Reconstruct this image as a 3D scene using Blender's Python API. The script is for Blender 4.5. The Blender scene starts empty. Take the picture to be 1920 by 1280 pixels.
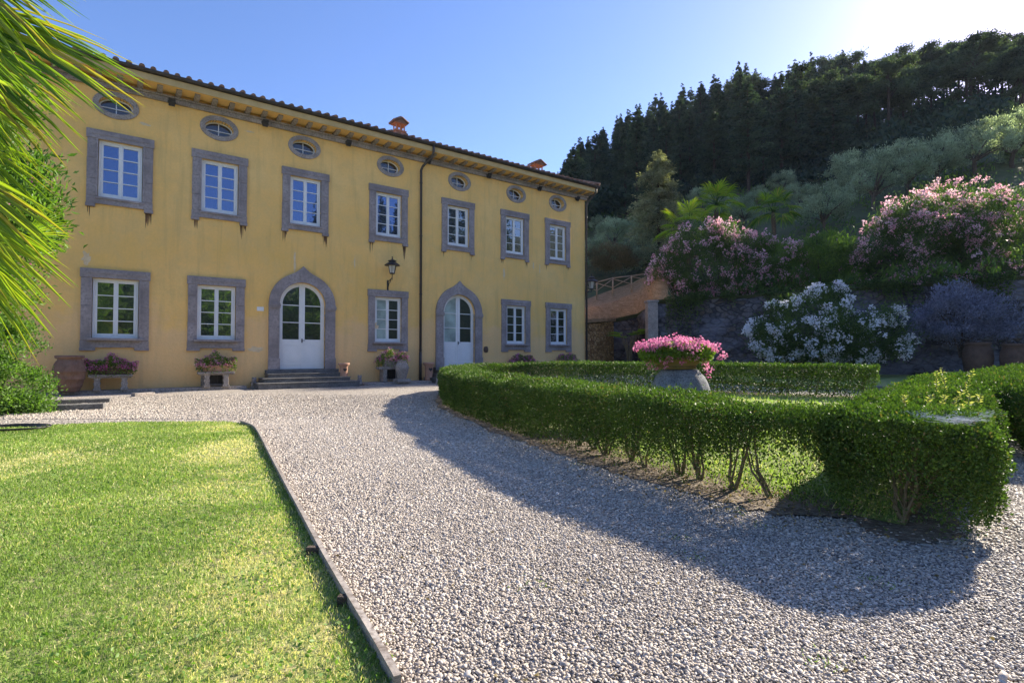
import bpy, bmesh, math, random
import numpy as np
from mathutils import Vector, Matrix
from mathutils.geometry import tessellate_polygon

# ------------------------------------------------------------------ camera, sky, sun, exposure
sc = bpy.context.scene
COL = sc.collection
F, CX, CY, HZ = 1000.0, 960.0, 640.0, 664.0
CAMH = 1.15
PITCH = math.atan((HZ - CY) / F)
cam_d = bpy.data.cameras.new("camera"); cam = bpy.data.objects.new("camera", cam_d); COL.objects.link(cam)
cam_d.sensor_width = 36; cam_d.lens = F / 1920 * 36; cam_d.clip_end = 2000; cam_d.clip_start = 0.05
cam.location = (0, 0, CAMH); cam.rotation_euler = (math.pi/2 + PITCH, 0, 0)
sc.camera = cam
SUN_AZ, SUN_EL = math.radians(52.6), math.radians(27.0)
w = bpy.data.worlds.new("World"); sc.world = w; w.use_nodes = True
nt = w.node_tree; bg = nt.nodes["Background"]
sky = nt.nodes.new("ShaderNodeTexSky"); sky.sky_type = 'NISHITA'; sky.sun_disc = False
sky.sun_elevation = SUN_EL; sky.sun_rotation = SUN_AZ
sky.air_density = 0.95; sky.dust_density = 0.5; sky.ozone_density = 4.7; sky.altitude = 300
hs = nt.nodes.new('ShaderNodeMix'); hs.data_type = 'RGBA'; hs.blend_type = 'MULTIPLY'; hs.inputs[0].default_value = 1.0; hs.inputs[7].default_value = (1.22, 0.94, 0.97, 1)   # violet-leaning summer sky
sat = nt.nodes.new('ShaderNodeHueSaturation'); sat.inputs['Saturation'].default_value = 1.10
nt.links.new(sky.outputs[0], sat.inputs['Color']); nt.links.new(sat.outputs[0], hs.inputs[6]); nt.links.new(hs.outputs[2], bg.inputs[0]); bg.inputs[1].default_value = 0.110
sd = bpy.data.lights.new("sun", 'SUN'); sd.energy = 5.0; sd.angle = math.radians(0.55); sd.color = (1.0, 0.90, 0.74)
so = bpy.data.objects.new("sun", sd); COL.objects.link(so)
SV = Vector((math.cos(SUN_EL)*math.sin(SUN_AZ), math.cos(SUN_EL)*math.cos(SUN_AZ), math.sin(SUN_EL)))
so.rotation_euler = SV.to_track_quat('Z', 'Y').to_euler(); so.location = (30, 20, 40)
sc.view_settings.view_transform = 'Standard'; sc.view_settings.look = 'None'
sc.view_settings.exposure = 1.42; sc.view_settings.gamma = 1.0
sc.render.engine = 'CYCLES'
sc.cycles.max_bounces = 6; sc.cycles.diffuse_bounces = 3; sc.cycles.glossy_bounces = 3
sc.cycles.transmission_bounces = 4; sc.cycles.transparent_max_bounces = 12
try: sc.cycles.use_denoising = True
except Exception: pass

# ------------------------------------------------------------------ pixel <-> world helpers
def ray(px, py):
    x = px - CX; up = CY - py; f = F
    return np.array([x, f*math.cos(PITCH) - up*math.sin(PITCH), f*math.sin(PITCH) + up*math.cos(PITCH)]) / f
def ground(px, py, z=0.0):
    r = ray(px, py); t = (z - CAMH) / r[2]
    return (r[0]*t, r[1]*t)
def atdepth(px, py, Y):
    r = ray(px, py); t = Y / r[1]
    return np.array([r[0]*t, Y, CAMH + r[2]*t])
XV = 2325.0
TH = math.atan((XV - CX) / F)
U = np.array([math.sin(TH), math.cos(TH), 0]); NO = np.array([math.cos(TH), -math.sin(TH), 0])   # along wall, out of wall
D = 20.0
VROT = math.pi/2 - TH
VLOC = (-D*NO[0], -D*NO[1], 0)
def fac(px, py, out=0.0):                      # pixel -> (s, z) on the facade plane pushed out by `out`
    r = ray(px, py); t = -(D - out) / (r @ NO)
    P = np.array([0, 0, CAMH]) + r*t
    return float(P @ U), float(P[2])
def wpos(s, out, z): 
    P = np.array([s*U[0] + (out - D)*NO[0], s*U[1] + (out - D)*NO[1], z]); return P

rng = np.random.default_rng(7)
random.seed(7)

# ------------------------------------------------------------------ materials
def mat_new(name):
    m = bpy.data.materials.new(name); m.use_nodes = True
    nt = m.node_tree; b = nt.nodes["Principled BSDF"]; return m, nt, b
def N(nt, t, **kw):
    n = nt.nodes.new(t)
    for k, v in kw.items():
        if hasattr(n, k) and not k.startswith('i_'): setattr(n, k, v)
        else:
            n.inputs[k[2:].replace('_', ' ')].default_value = v
    return n
def ramp(nt, fac, stops):
    r = nt.nodes.new("ShaderNodeValToRGB"); e = r.color_ramp.elements
    while len(e) < len(stops): e.new(0.5)
    for i, (p, c) in enumerate(stops):
        e[i].position = p; e[i].color = (*c, 1) if len(c) == 3 else c
    nt.links.new(fac, r.inputs[0]); return r.outputs[0]
def noise(nt, scale, detail=4, rough=0.6, vec=None, dist=0.0):
    n = nt.nodes.new("ShaderNodeTexNoise"); n.inputs['Scale'].default_value = scale
    n.inputs['Detail'].default_value = detail; n.inputs['Roughness'].default_value = rough
    n.inputs['Distortion'].default_value = dist
    if vec is not None: nt.links.new(vec, n.inputs['Vector'])
    return n.outputs['Fac']
def coord(nt, kind='Object', scale=None):
    t = nt.nodes.new("ShaderNodeTexCoord"); o = t.outputs[kind]
    if scale:
        mp = nt.nodes.new("ShaderNodeMapping"); mp.inputs['Scale'].default_value = scale
        nt.links.new(o, mp.inputs[0]); o = mp.outputs[0]
    return o
def mix(nt, fac, a, b, mode='MIX'):
    m = nt.nodes.new("ShaderNodeMix"); m.data_type = 'RGBA'; m.blend_type = mode
    if isinstance(fac, (int, float)): m.inputs[0].default_value = fac
    else: nt.links.new(fac, m.inputs[0])
    for v, i in ((a, 6), (b, 7)):
        if isinstance(v, tuple): m.inputs[i].default_value = (*v, 1)
        else: nt.links.new(v, m.inputs[i])
    return m.outputs[2]
def bump(nt, b, h, strength=0.3, dist=0.02):
    bp = nt.nodes.new("ShaderNodeBump"); bp.inputs['Strength'].default_value = strength
    bp.inputs['Distance'].default_value = dist; nt.links.new(h, bp.inputs['Height']); nt.links.new(bp.outputs[0], b.inputs['Normal'])
def simple(name, c1, c2, scale=4, rough=0.8, bs=0.3, bd=0.01, spec=0.3, coords='Object', stretch=None, fine=None):
    m, nt, b = mat_new(name); v = coord(nt, coords, stretch)
    n = noise(nt, scale, 6, 0.65, v)
    c = ramp(nt, n, [(0.3, c1), (0.7, c2)])
    if fine:
        f2 = noise(nt, scale*9, 3, 0.6, v); c = mix(nt, ramp(nt, f2, [(0.45, (0, 0, 0)), (0.7, (1, 1, 1))]), c, fine)
    nt.links.new(c, b.inputs['Base Color']); b.inputs['Roughness'].default_value = rough
    b.inputs['Specular IOR Level'].default_value = spec
    bump(nt, b, noise(nt, scale*7, 5, 0.7, v), bs, bd); return m
def leafmat(name, dark, light, trans=0.45, tcol=None, rough=0.45, spec=0.35, accent=None):
    m, nt, b = mat_new(name)
    a = N(nt, "ShaderNodeAttribute", attribute_name='tone')
    stops = [(0.0, dark), (0.75 if accent else 1.0, light)]
    if accent: stops += [(0.93, accent), (1.0, accent)]
    c = ramp(nt, a.outputs['Fac'], stops)
    nt.links.new(c, b.inputs['Base Color']); b.inputs['Roughness'].default_value = rough
    b.inputs['Specular IOR Level'].default_value = spec
    tr = nt.nodes.new("ShaderNodeBsdfTranslucent")
    tc = mix(nt, 1.0, c, tcol or (1.6, 1.9, 0.5), 'MULTIPLY')
    nt.links.new(tc, tr.inputs[0])
    ms = nt.nodes.new("ShaderNodeMixShader"); ms.inputs[0].default_value = trans
    nt.links.new(b.outputs[0], ms.inputs[1]); nt.links.new(tr.outputs[0], ms.inputs[2])
    nt.links.new(ms.outputs[0], nt.nodes["Material Output"].inputs[0]); return m

def plaster():
    m, nt, b = mat_new("plaster_yellow"); v = coord(nt)
    big = noise(nt, 0.35, 5, 0.6, v); mid = noise(nt, 1.7, 5, 0.65, v); fine = noise(nt, 14, 4, 0.7, v)
    c = ramp(nt, big, [(0.3, (0.84, 0.525, 0.15)), (0.5, (0.93, 0.575, 0.19)), (0.72, (0.94, 0.635, 0.25))])
    c = mix(nt, ramp(nt, mid, [(0.45, (0, 0, 0)), (0.62, (0.7, 0.7, 0.7))]), c, (0.82, 0.54, 0.20))
    vs = coord(nt, 'Object', (2.2, 2.2, 0.16)); st = noise(nt, 1.5, 6, 0.7, vs, 0.4)
    c = mix(nt, ramp(nt, st, [(0.52, (0, 0, 0)), (0.75, (0.65, 0.65, 0.65))]), c, (0.60, 0.40, 0.15))
    # paler pinkish repair along the base of the wall
    sx = nt.nodes.new("ShaderNodeSeparateXYZ"); nt.links.new(coord(nt), sx.inputs[0])
    add = N(nt, "ShaderNodeMath", operation='MULTIPLY_ADD'); nt.links.new(noise(nt, 0.8, 5, 0.6, v), add.inputs[0])
    add.inputs[1].default_value = -4.0; nt.links.new(sx.outputs[2], add.inputs[2])
    lo = ramp(nt, add.outputs[0], [(0.0, (0.45, 0.45, 0.45)), (0.55, (0, 0, 0))])
    c = mix(nt, lo, c, (0.84, 0.55, 0.32))
    # pale scuffed spots
    c = mix(nt, ramp(nt, noise(nt, 3.3, 6, 0.75, v, 1.0), [(0.69, (0, 0, 0)), (0.73, (0.6, 0.6, 0.6))]), c, (0.80, 0.68, 0.48))
    c = mix(nt, ramp(nt, fine, [(0.3, (0.25, 0.25, 0.25)), (0.6, (0, 0, 0))]), c, (0.62, 0.41, 0.14))
    nt.links.new(c, b.inputs['Base Color']); b.inputs['Roughness'].default_value = 0.9; b.inputs['Specular IOR Level'].default_value = 0.15
    bump(nt, b, noise(nt, 6, 8, 0.75, v), 0.35, 0.03); return m
def gravel_mat():
    m, nt, b = mat_new("gravel_bed"); v = coord(nt)
    vo = N(nt, "ShaderNodeTexVoronoi"); vo.inputs['Scale'].default_value = 32; nt.links.new(v, vo.inputs['Vector'])
    sep = nt.nodes.new("ShaderNodeSeparateColor"); nt.links.new(vo.outputs['Color'], sep.inputs[0])
    c = ramp(nt, sep.outputs[0], [(0.0, (0.16, 0.145, 0.13)), (0.25, (0.38, 0.335, 0.29)), (0.65, (0.55, 0.49, 0.43)), (1.0, (0.70, 0.645, 0.575))])
    c = mix(nt, ramp(nt, vo.outputs['Distance'], [(0.5, (0, 0, 0)), (0.85, (0.8, 0.8, 0.8))]), c, (0.10, 0.085, 0.07))
    big = noise(nt, 0.5, 5, 0.6, v)
    c = mix(nt, ramp(nt, big, [(0.42, (0, 0, 0)), (0.75, (0.5, 0.5, 0.5))]), c, (0.40, 0.36, 0.31))
    nt.links.new(c, b.inputs['Base Color']); b.inputs['Roughness'].default_value = 0.75; b.inputs['Specular IOR Level'].default_value = 0.2
    inv = N(nt, "ShaderNodeMath", operation='SUBTRACT'); inv.inputs[0].default_value = 1.0; nt.links.new(vo.outputs['Distance'], inv.inputs[1])
    bump(nt, b, inv.outputs[0], 1.0, 0.035); return m
def pebble_mat():
    m, nt, b = mat_new("pebbles")
    a = N(nt, "ShaderNodeAttribute", attribute_name='tone', attribute_type='INSTANCER')
    c = ramp(nt, a.outputs['Fac'], [(0.0, (0.12, 0.115, 0.12)), (0.15, (0.27, 0.235, 0.20)), (0.4, (0.42, 0.36, 0.30)), (0.7, (0.54, 0.475, 0.40)), (0.93, (0.68, 0.62, 0.54)), (0.97, (0.52, 0.34, 0.22))])
    v = coord(nt); c = mix(nt, ramp(nt, noise(nt, 3, 4, 0.6, v), [(0.4, (0, 0, 0)), (0.8, (0.35, 0.35, 0.35))]), c, (0.36, 0.31, 0.26))
    nt.links.new(c, b.inputs['Base Color']); b.inputs['Roughness'].default_value = 0.6; b.inputs['Specular IOR Level'].default_value = 0.3
    return m
def rubble(name, cs, mortar, scale=2.2, stretch=(1, 1, 1.7), moss=None):
    m, nt, b = mat_new(name); v = coord(nt, 'Object', stretch)
    nz = noise(nt, 3, 3, 0.5, v)
    vm = N(nt, "ShaderNodeVectorMath", operation='MULTIPLY_ADD')
    nn = nt.nodes.new("ShaderNodeTexNoise"); nn.inputs['Scale'].default_value = 2.5; nt.links.new(v, nn.inputs['Vector'])
    nt.links.new(nn.outputs['Color'], vm.inputs[0]); vm.inputs[1].default_value = (0.35, 0.35, 0.35); nt.links.new(v, vm.inputs[2])
    vo = N(nt, "ShaderNodeTexVoronoi"); vo.inputs['Scale'].default_value = scale; nt.links.new(vm.outputs[0], vo.inputs['Vector'])
    ve = N(nt, "ShaderNodeTexVoronoi", feature='DISTANCE_TO_EDGE'); ve.inputs['Scale'].default_value = scale; nt.links.new(vm.outputs[0], ve.inputs['Vector'])
    sep = nt.nodes.new("ShaderNodeSeparateColor"); nt.links.new(vo.outputs['Color'], sep.inputs[0])
    c = ramp(nt, sep.outputs[1], [(i/(len(cs)-1), k) for i, k in enumerate(cs)])
    c = mix(nt, ramp(nt, ve.outputs['Distance'], [(0.0, (1, 1, 1)), (0.09, (0, 0, 0))]), c, mortar)
    c = mix(nt, ramp(nt, noise(nt, 9, 6, 0.7, v), [(0.35, (0.7, 0.7, 0.7)), (0.65, (0, 0, 0))]), c, tuple(x*0.55 for x in cs[0]))
    if moss:
        c = mix(nt, ramp(nt, noise(nt, 0.45, 5, 0.7, v), [(0.45, (0, 0, 0)), (0.62, (0.85, 0.85, 0.85))]), c, moss)
    nt.links.new(c, b.inputs['Base Color']); b.inputs['Roughness'].default_value = 0.9; b.inputs['Specular IOR Level'].default_value = 0.15
    bump(nt, b, ramp(nt, ve.outputs['Distance'], [(0.0, (0, 0, 0)), (0.15, (1, 1, 1))]), 0.9, 0.06); return m
def glass_mat(name, dark, refl, tint=(0.9, 0.95, 1.0, 1)):
    m, nt, b = mat_new(name); v = coord(nt)
    c = ramp(nt, noise(nt, 1.3, 4, 0.6, v), [(0.35, dark), (0.7, tuple(x*2.2 for x in dark))])
    nt.links.new(c, b.inputs['Base Color']); b.inputs['Roughness'].default_value = 0.25
    g = nt.nodes.new("ShaderNodeBsdfGlossy"); g.inputs['Roughness'].default_value = 0.015; g.inputs['Color'].default_value = tint
    bp = nt.nodes.new("ShaderNodeBump"); bp.inputs['Strength'].default_value = 0.05; bp.inputs['Distance'].default_value = 0.05
    nt.links.new(noise(nt, 2.0, 2, 0.5, v), bp.inputs['Height']); nt.links.new(bp.outputs[0], g.inputs['Normal'])
    ms = nt.nodes.new("ShaderNodeMixShader"); ms.inputs[0].default_value = refl
    nt.links.new(b.outputs[0], ms.inputs[1]); nt.links.new(g.outputs[0], ms.inputs[2])
    nt.links.new(ms.outputs[0], nt.nodes["Material Output"].inputs[0]); return m
M = {}
M['plaster'] = plaster()
M['patch'] = simple('pale_patch', (0.62, 0.45, 0.25), (0.80, 0.64, 0.42), 6, 0.9)
M['cream'] = simple('cream_plaster', (0.50, 0.36, 0.16), (0.62, 0.46, 0.22), 3, 0.85)
M['stone'] = simple('pietra_serena', (0.20, 0.172, 0.165), (0.43, 0.375, 0.36), 1.5, 0.85, 0.6, 0.02, fine=(0.22, 0.195, 0.20))
M['stone_lt'] = simple('weathered_stone', (0.24, 0.21, 0.19), (0.48, 0.42, 0.37), 3, 0.9, 0.5, 0.02, fine=(0.14, 0.12, 0.10))
M['stone_dk'] = simple('dark_step_stone', (0.10, 0.10, 0.10), (0.24, 0.23, 0.22), 4, 0.8, 0.4, 0.01, fine=(0.06, 0.06, 0.055))
M['white'] = simple('white_paint', (0.74, 0.75, 0.74), (0.82, 0.82, 0.80), 3, 0.5, 0.06, 0.004, 0.4)
M['glass_sky'] = glass_mat('window_glass', (0.010, 0.013, 0.020), 0.25, (0.40, 0.56, 0.95, 1))  # deeper blue of the mirrored sky is painted into the reflection tint
M['glass_dk'] = glass_mat('window_glass_dark', (0.008, 0.011, 0.010), 0.22)
M['glass_attic'] = glass_mat('attic_glass', (0.02, 0.014, 0.010), 0.05)
M['curtain'] = glass_mat('window_glass_curtain', (0.26, 0.32, 0.29), 0.14)
M['gutter'] = simple('dark_metal', (0.030, 0.026, 0.024), (0.06, 0.05, 0.045), 5, 0.45, 0.1, 0.004, 0.5)
M['iron'] = simple('black_iron', (0.015, 0.015, 0.017), (0.035, 0.033, 0.033), 8, 0.5, 0.2, 0.003, 0.5)
M['frost'] = simple('lamp_glass', (0.45, 0.44, 0.40), (0.6, 0.6, 0.55), 4, 0.2, 0, 0, 0.6)
M['tile'] = simple('clay_tile', (0.16, 0.085, 0.055), (0.38, 0.22, 0.15), 5, 0.9, 0.4, 0.01, fine=(0.09, 0.085, 0.06))
M['brick'] = simple('chimney_brick', (0.36, 0.14, 0.07), (0.55, 0.26, 0.15), 9, 0.9, 0.5, 0.01, fine=(0.3, 0.25, 0.2))
M['terra'] = simple('terracotta', (0.40, 0.19, 0.11), (0.60, 0.34, 0.22), 5, 0.85, 0.35, 0.01, fine=(0.33, 0.25, 0.2))
M['terra_dk'] = simple('old_terracotta', (0.075, 0.04, 0.028), (0.17, 0.095, 0.065), 5, 0.85, 0.5, 0.02, fine=(0.10, 0.09, 0.07))
M['terra_jar'] = simple('brown_jar_clay', (0.12, 0.062, 0.042), (0.30, 0.17, 0.12), 5, 0.85, 0.5, 0.02, fine=(0.20, 0.16, 0.13))
M['terra_mossy'] = simple('mossy_terracotta', (0.13, 0.09, 0.03), (0.26, 0.14, 0.07), 6, 0.9, 0.4, 0.02, fine=(0.12, 0.14, 0.04))
M['urnstone'] = simple('lichen_stone', (0.13, 0.14, 0.16), (0.33, 0.34, 0.36), 4.5, 0.9, 0.6, 0.03, fine=(0.06, 0.07, 0.07))
M['rust'] = simple('rust_stain', (0.10, 0.045, 0.03), (0.24, 0.14, 0.07), 12, 0.95, 0.1, 0.002)
M['wood'] = simple('grey_board', (0.25, 0.22, 0.19), (0.48, 0.43, 0.38), 3, 0.85, 0.5, 0.01, stretch=(1, 1, 8), fine=(0.14, 0.11, 0.09))
M['fencewood'] = simple('fence_wood', (0.30, 0.22, 0.14), (0.45, 0.36, 0.25), 5, 0.85)
M['bark'] = simple('bark', (0.05, 0.038, 0.028), (0.14, 0.11, 0.085), 9, 0.95, 0.9, 0.03)
M['bark_dark'] = simple('pine_bark', (0.025, 0.018, 0.014), (0.07, 0.05, 0.038), 6, 0.95, 0.9, 0.03)
M['bark_box'] = simple('boxwood_bark', (0.12, 0.10, 0.055), (0.26, 0.21, 0.13), 18, 0.95, 0.6, 0.01)
M['bark_palm'] = simple('palm_fibre', (0.06, 0.04, 0.025), (0.20, 0.14, 0.09), 14, 0.95, 1.0, 0.04)
M['gravel'] = gravel_mat(); M['pebble'] = pebble_mat()
M['soil'] = simple('soil', (0.09, 0.06, 0.04), (0.24, 0.18, 0.13), 3, 0.95, 0.9, 0.03, fine=(0.30, 0.26, 0.2))
M['turf'] = simple('turf', (0.13, 0.19, 0.04), (0.27, 0.33, 0.09), 1.2, 0.95, 0.9, 0.04, fine=(0.34, 0.30, 0.15))
M['hill'] = simple('hill_ground', (0.04, 0.06, 0.025), (0.12, 0.14, 0.055), 0.22, 0.95, 0.8, 0.3, fine=(0.12, 0.11, 0.05))
M['mound'] = simple('dry_bank', (0.34, 0.19, 0.085), (0.68, 0.43, 0.22), 2.5, 0.95, 0.9, 0.08, stretch=(1, 1, 2.5), fine=(0.12, 0.07, 0.035))  # bank faces away from the sun; its sunlit look is put into this colour
M['rubble'] = rubble('rubble_wall', [(0.055, 0.05, 0.055), (0.13, 0.12, 0.125), (0.22, 0.20, 0.195), (0.16, 0.12, 0.085)], (0.05, 0.047, 0.05), 2.4, moss=(0.20, 0.20, 0.235))
M['rubble_warm'] = rubble('warm_rubble', [(0.42, 0.21, 0.08), (0.72, 0.40, 0.15), (0.85, 0.54, 0.26)], (0.10, 0.05, 0.025), 3.6)  # sunlit warmth of the low wall is put into the stone colour
M['boxleaf'] = leafmat('box_leaves', (0.016, 0.040, 0.010), (0.115, 0.19, 0.036), 0.22, (1.4, 1.7, 0.5), 0.55, 0.2, accent=(0.20, 0.16, 0.06))
M['laurel'] = leafmat('laurel_leaves', (0.06, 0.13, 0.025), (0.20, 0.31, 0.08), 0.38, None, 0.5, 0.3)
M['palmleaf'] = leafmat('palm_blades', (0.05, 0.12, 0.014), (0.30, 0.40, 0.04), 0.48, (1.4, 1.65, 0.35), 0.45, 0.4, accent=(0.42, 0.33, 0.07))
M['pine'] = leafmat('pine_needles', (0.022, 0.042, 0.034), (0.085, 0.12, 0.075), 0.25, (1.2, 1.5, 0.6), 0.7, 0.15)
M['pine2'] = leafmat('umbrella_pine_needles', (0.026, 0.046, 0.034), (0.12, 0.155, 0.085), 0.3, (1.3, 1.5, 0.6), 0.7, 0.15)
M['cypress'] = leafmat('spruce_needles', (0.10, 0.11, 0.065), (0.38, 0.38, 0.24), 0.4, (1.3, 1.4, 0.6), 0.7, 0.2)
M['bluegrey'] = leafmat('grey_blue_leaves', (0.12, 0.13, 0.18), (0.38, 0.41, 0.54), 0.3, (1, 1, 1.1), 0.6, 0.2)
M['olive'] = leafmat('olive_leaves', (0.12, 0.15, 0.09), (0.58, 0.64, 0.48), 0.45, (1.3, 1.5, 0.8), 0.5, 0.35)
M['oleander'] = leafmat('oleander_leaves', (0.035, 0.07, 0.025), (0.16, 0.23, 0.07), 0.45, (1.5, 1.8, 0.5), 0.45, 0.35)
M['shrub'] = leafmat('shrub_leaves', (0.05, 0.10, 0.028), (0.20, 0.29, 0.06), 0.45, None, 0.5, 0.3)
M['dry'] = leafmat('dry_leaves', (0.12, 0.10, 0.05), (0.30, 0.25, 0.13), 0.3, (1.4, 1.3, 0.8), 0.7, 0.2)
M['grass'] = leafmat('grass_blades', (0.085, 0.165, 0.03), (0.31, 0.43, 0.115), 0.40, (1.3, 1.4, 0.6), 0.55, 0.25, accent=(0.72, 0.64, 0.38))
M['wild'] = leafmat('shoot_leaves', (0.20, 0.28, 0.07), (0.44, 0.50, 0.20), 0.4, (1.3, 1.2, 0.5), 0.5, 0.3)
M['pink'] = leafmat('pink_petals', (0.55, 0.13, 0.30), (0.80, 0.36, 0.52), 0.4, (1.1, 1.0, 1.1), 0.6, 0.2)
M['palepink'] = leafmat('pale_pink_petals', (0.72, 0.36, 0.42), (0.92, 0.70, 0.72), 0.5, (1.1, 1.0, 1.05), 0.6, 0.2)
M['whitepetal'] = leafmat('white_petals', (0.80, 0.80, 0.82), (0.93, 0.93, 0.93), 0.4, (1.0, 1.0, 1.0), 0.6, 0.2)
M['magenta'] = leafmat('magenta_petals', (0.42, 0.06, 0.24), (0.75, 0.25, 0.50), 0.35, (1.1, 1.0, 1.1), 0.6, 0.2)

# ------------------------------------------------------------------ object helpers
def tag(o, label=None, cat=None, group=None, kind=None):
    if label: o['label'] = label
    if cat: o['category'] = cat
    if group: o['group'] = group
    if kind: o['kind'] = kind
    return o
def empty(name, loc, rz, label, cat, group=None):
    o = bpy.data.objects.new(name, None); COL.objects.link(o); o.location = tuple(loc); o.rotation_euler = (0, 0, rz)
    o.empty_display_size = 0.3
    return tag(o, label, cat, group)
def link(name, me, m, parent=None):
    o = bpy.data.objects.new(name, me); COL.objects.link(o)
    if m is not None: me.materials.append(m)
    if parent is not None: o.parent = parent
    return o
class MB:
    def __init__(s): s.v = []; s.f = []
    def add(s, vs, fs):
        n = len(s.v); s.v += [tuple(p) for p in vs]; s.f += [tuple(i + n for i in f) for f in fs]; return s
    def box(s, x0, x1, y0, y1, z0, z1):
        v = [(x, y, z) for z in (z0, z1) for y in (y0, y1) for x in (x0, x1)]
        return s.add(v, [(0, 2, 3, 1), (4, 5, 7, 6), (0, 1, 5, 4), (2, 6, 7, 3), (0, 4, 6, 2), (1, 3, 7, 5)])
    def obox(s, c, ax, ay, az):      # centre, half-vectors
        c, ax, ay, az = map(np.array, (c, ax, ay, az)); v = [c + i*ax + j*ay + k*az for k in (-1, 1) for j in (-1, 1) for i in (-1, 1)]
        return s.add(v, [(0, 2, 3, 1), (4, 5, 7, 6), (0, 1, 5, 4), (2, 6, 7, 3), (0, 4, 6, 2), (1, 3, 7, 5)])
    def tube(s, pts, rad, n=6, cap=True):
        pts = [np.array(p, float) for p in pts]
        if not hasattr(rad, '__len__'): rad = [rad]*len(pts)
        vs = []; prev = None
        for i, p in enumerate(pts):
            d = pts[min(i+1, len(pts)-1)] - pts[max(i-1, 0)]; d = d/(np.linalg.norm(d) + 1e-9)
            if prev is None: prev = np.cross(d, [0.13, 0.97, 0.2] if abs(d[1]) < 0.9 else [1, 0, 0])
            a = prev - d*(prev @ d); a /= np.linalg.norm(a) + 1e-9; prev = a; b = np.cross(d, a)
            for k in range(n):
                t = 2*math.pi*k/n; vs.append(p + rad[i]*(a*math.cos(t) + b*math.sin(t)))
        fs = [(i*n+k, i*n+(k+1) % n, (i+1)*n+(k+1) % n, (i+1)*n+k) for i in range(len(pts)-1) for k in range(n)]
        if cap: fs += [tuple(range(n))[::-1], tuple((len(pts)-1)*n + k for k in range(n))]
        return s.add(vs, fs)
    def lathe(s, c, prof, n=24, sx=1, sy=1):    # prof [(r,z)]
        vs = [(c[0] + r*sx*math.cos(2*math.pi*k/n), c[1] + r*sy*math.sin(2*math.pi*k/n), c[2] + z) for r, z in prof for k in range(n)]
        fs = [(i*n+k, i*n+(k+1) % n, (i+1)*n+(k+1) % n, (i+1)*n+k) for i in range(len(prof)-1) for k in range(n)]
        fs += [tuple(range(n))[::-1], tuple((len(prof)-1)*n + k for k in range(n))]
        return s.add(vs, fs)
    def plate(s, outer, holes, y0, y1, inv=False):
        """outline in (x,z) with holes, extruded from y0 (front) to y1 (back)"""
        loops = [outer] + list(holes); flat = [p for l in loops for p in l]
        tris = tessellate_polygon([[Vector((p[0], p[1], 0)) for p in l] for l in loops])
        n = len(flat); vs = [(p[0], y0, p[1]) for p in flat] + [(p[0], y1, p[1]) for p in flat]
        fs = []
        for t in tris:
            a, b, c = [Vector(flat[i]) for i in t]
            cr = (b-a).x*(c-a).y - (b-a).y*(c-a).x
            if abs(cr) < 1e-12: continue
            t = tuple(t) if cr > 0 else tuple(t)[::-1]
            fs.append(t); fs.append(tuple(i + n for i in t[::-1]))
        k = 0
        for l in loops:
            m = len(l)
            for i in range(m):
                a, b = k + i, k + (i+1) % m; fs.append((a, a+n, b+n, b))
            k += m
        return s.add(vs, fs)
    def build(s, name, m, parent=None, smooth=False, bevel=0):
        me = bpy.data.meshes.new(name); me.from_pydata(s.v, [], s.f)
        bm = bmesh.new(); bm.from_mesh(me); bmesh.ops.recalc_face_normals(bm, faces=bm.faces); bm.to_mesh(me); bm.free()
        if smooth:
            me.polygons.foreach_set('use_smooth', [True]*len(me.polygons))
        o = link(name, me, m, parent)
        if bevel:
            b = o.modifiers.new('bevel', 'BEVEL'); b.width = bevel; b.segments = 2; b.limit_method = 'ANGLE'; b.angle_limit = 0.7
        return o
def npmesh(name, V, FI, tone=None, m=None, parent=None, smooth=False):
    """V (n,3), FI (f,k) constant face size"""
    me = bpy.data.meshes.new(name); k = FI.shape[1]
    me.vertices.add(len(V)); me.vertices.foreach_set('co', np.ascontiguousarray(V, dtype=np.float32).ravel())
    me.loops.add(FI.size); me.loops.foreach_set('vertex_index', np.ascontiguousarray(FI, dtype=np.int32).ravel())
    me.polygons.add(len(FI)); me.polygons.foreach_set('loop_start', np.arange(0, FI.size, k, dtype=np.int32))
    try: me.polygons.foreach_set('loop_total', np.full(len(FI), k, dtype=np.int32))
    except Exception: pass
    me.update(calc_edges=True)
    if smooth: me.polygons.foreach_set('use_smooth', np.ones(len(FI), dtype=bool))
    if tone is not None:
        a = me.attributes.new('tone', 'FLOAT', 'POINT'); a.data.foreach_set('value', np.asarray(tone, dtype=np.float32))
    return link(name, me, m, parent)
def unit(a): return a/(np.linalg.norm(a, axis=-1, keepdims=True) + 1e-9)
def leaves(name, P, DR, L, W, tone, m, parent=None, lift=0.15, nrm=None):
    """one folded four-vertex leaf per point: P base, DR direction, L length, W width"""
    n = len(P); DR = unit(DR); L = np.broadcast_to(L, n)[:, None]; W = np.broadcast_to(W, n)[:, None]
    side = unit(np.cross(DR, rng.normal(size=(n, 3)) if nrm is None else nrm)); up = np.cross(side, DR)
    mid = P + DR*L*0.45
    V = np.stack([P, mid - side*W/2 + up*L*lift, P + DR*L, mid + side*W/2 + up*L*lift], 1).reshape(-1, 3)
    b = np.arange(n)[:, None]*4
    FI = np.concatenate([b + [0, 1, 2], b + [0, 2, 3]], 1).reshape(-1, 3)
    return npmesh(name, V, FI, np.repeat(np.clip(tone, 0, 1), 4), m, parent)
def wav(P, f, seed=0):           # cheap smooth 3-D noise in -1..1
    r = np.random.default_rng(seed); o = np.zeros(len(P))
    for i in range(5):
        k = r.normal(size=3)*f*(1 + 0.5*i); o += np.sin(P @ k + r.uniform(0, 6.28))/(1 + 0.4*i)
    return o/2.6

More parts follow.
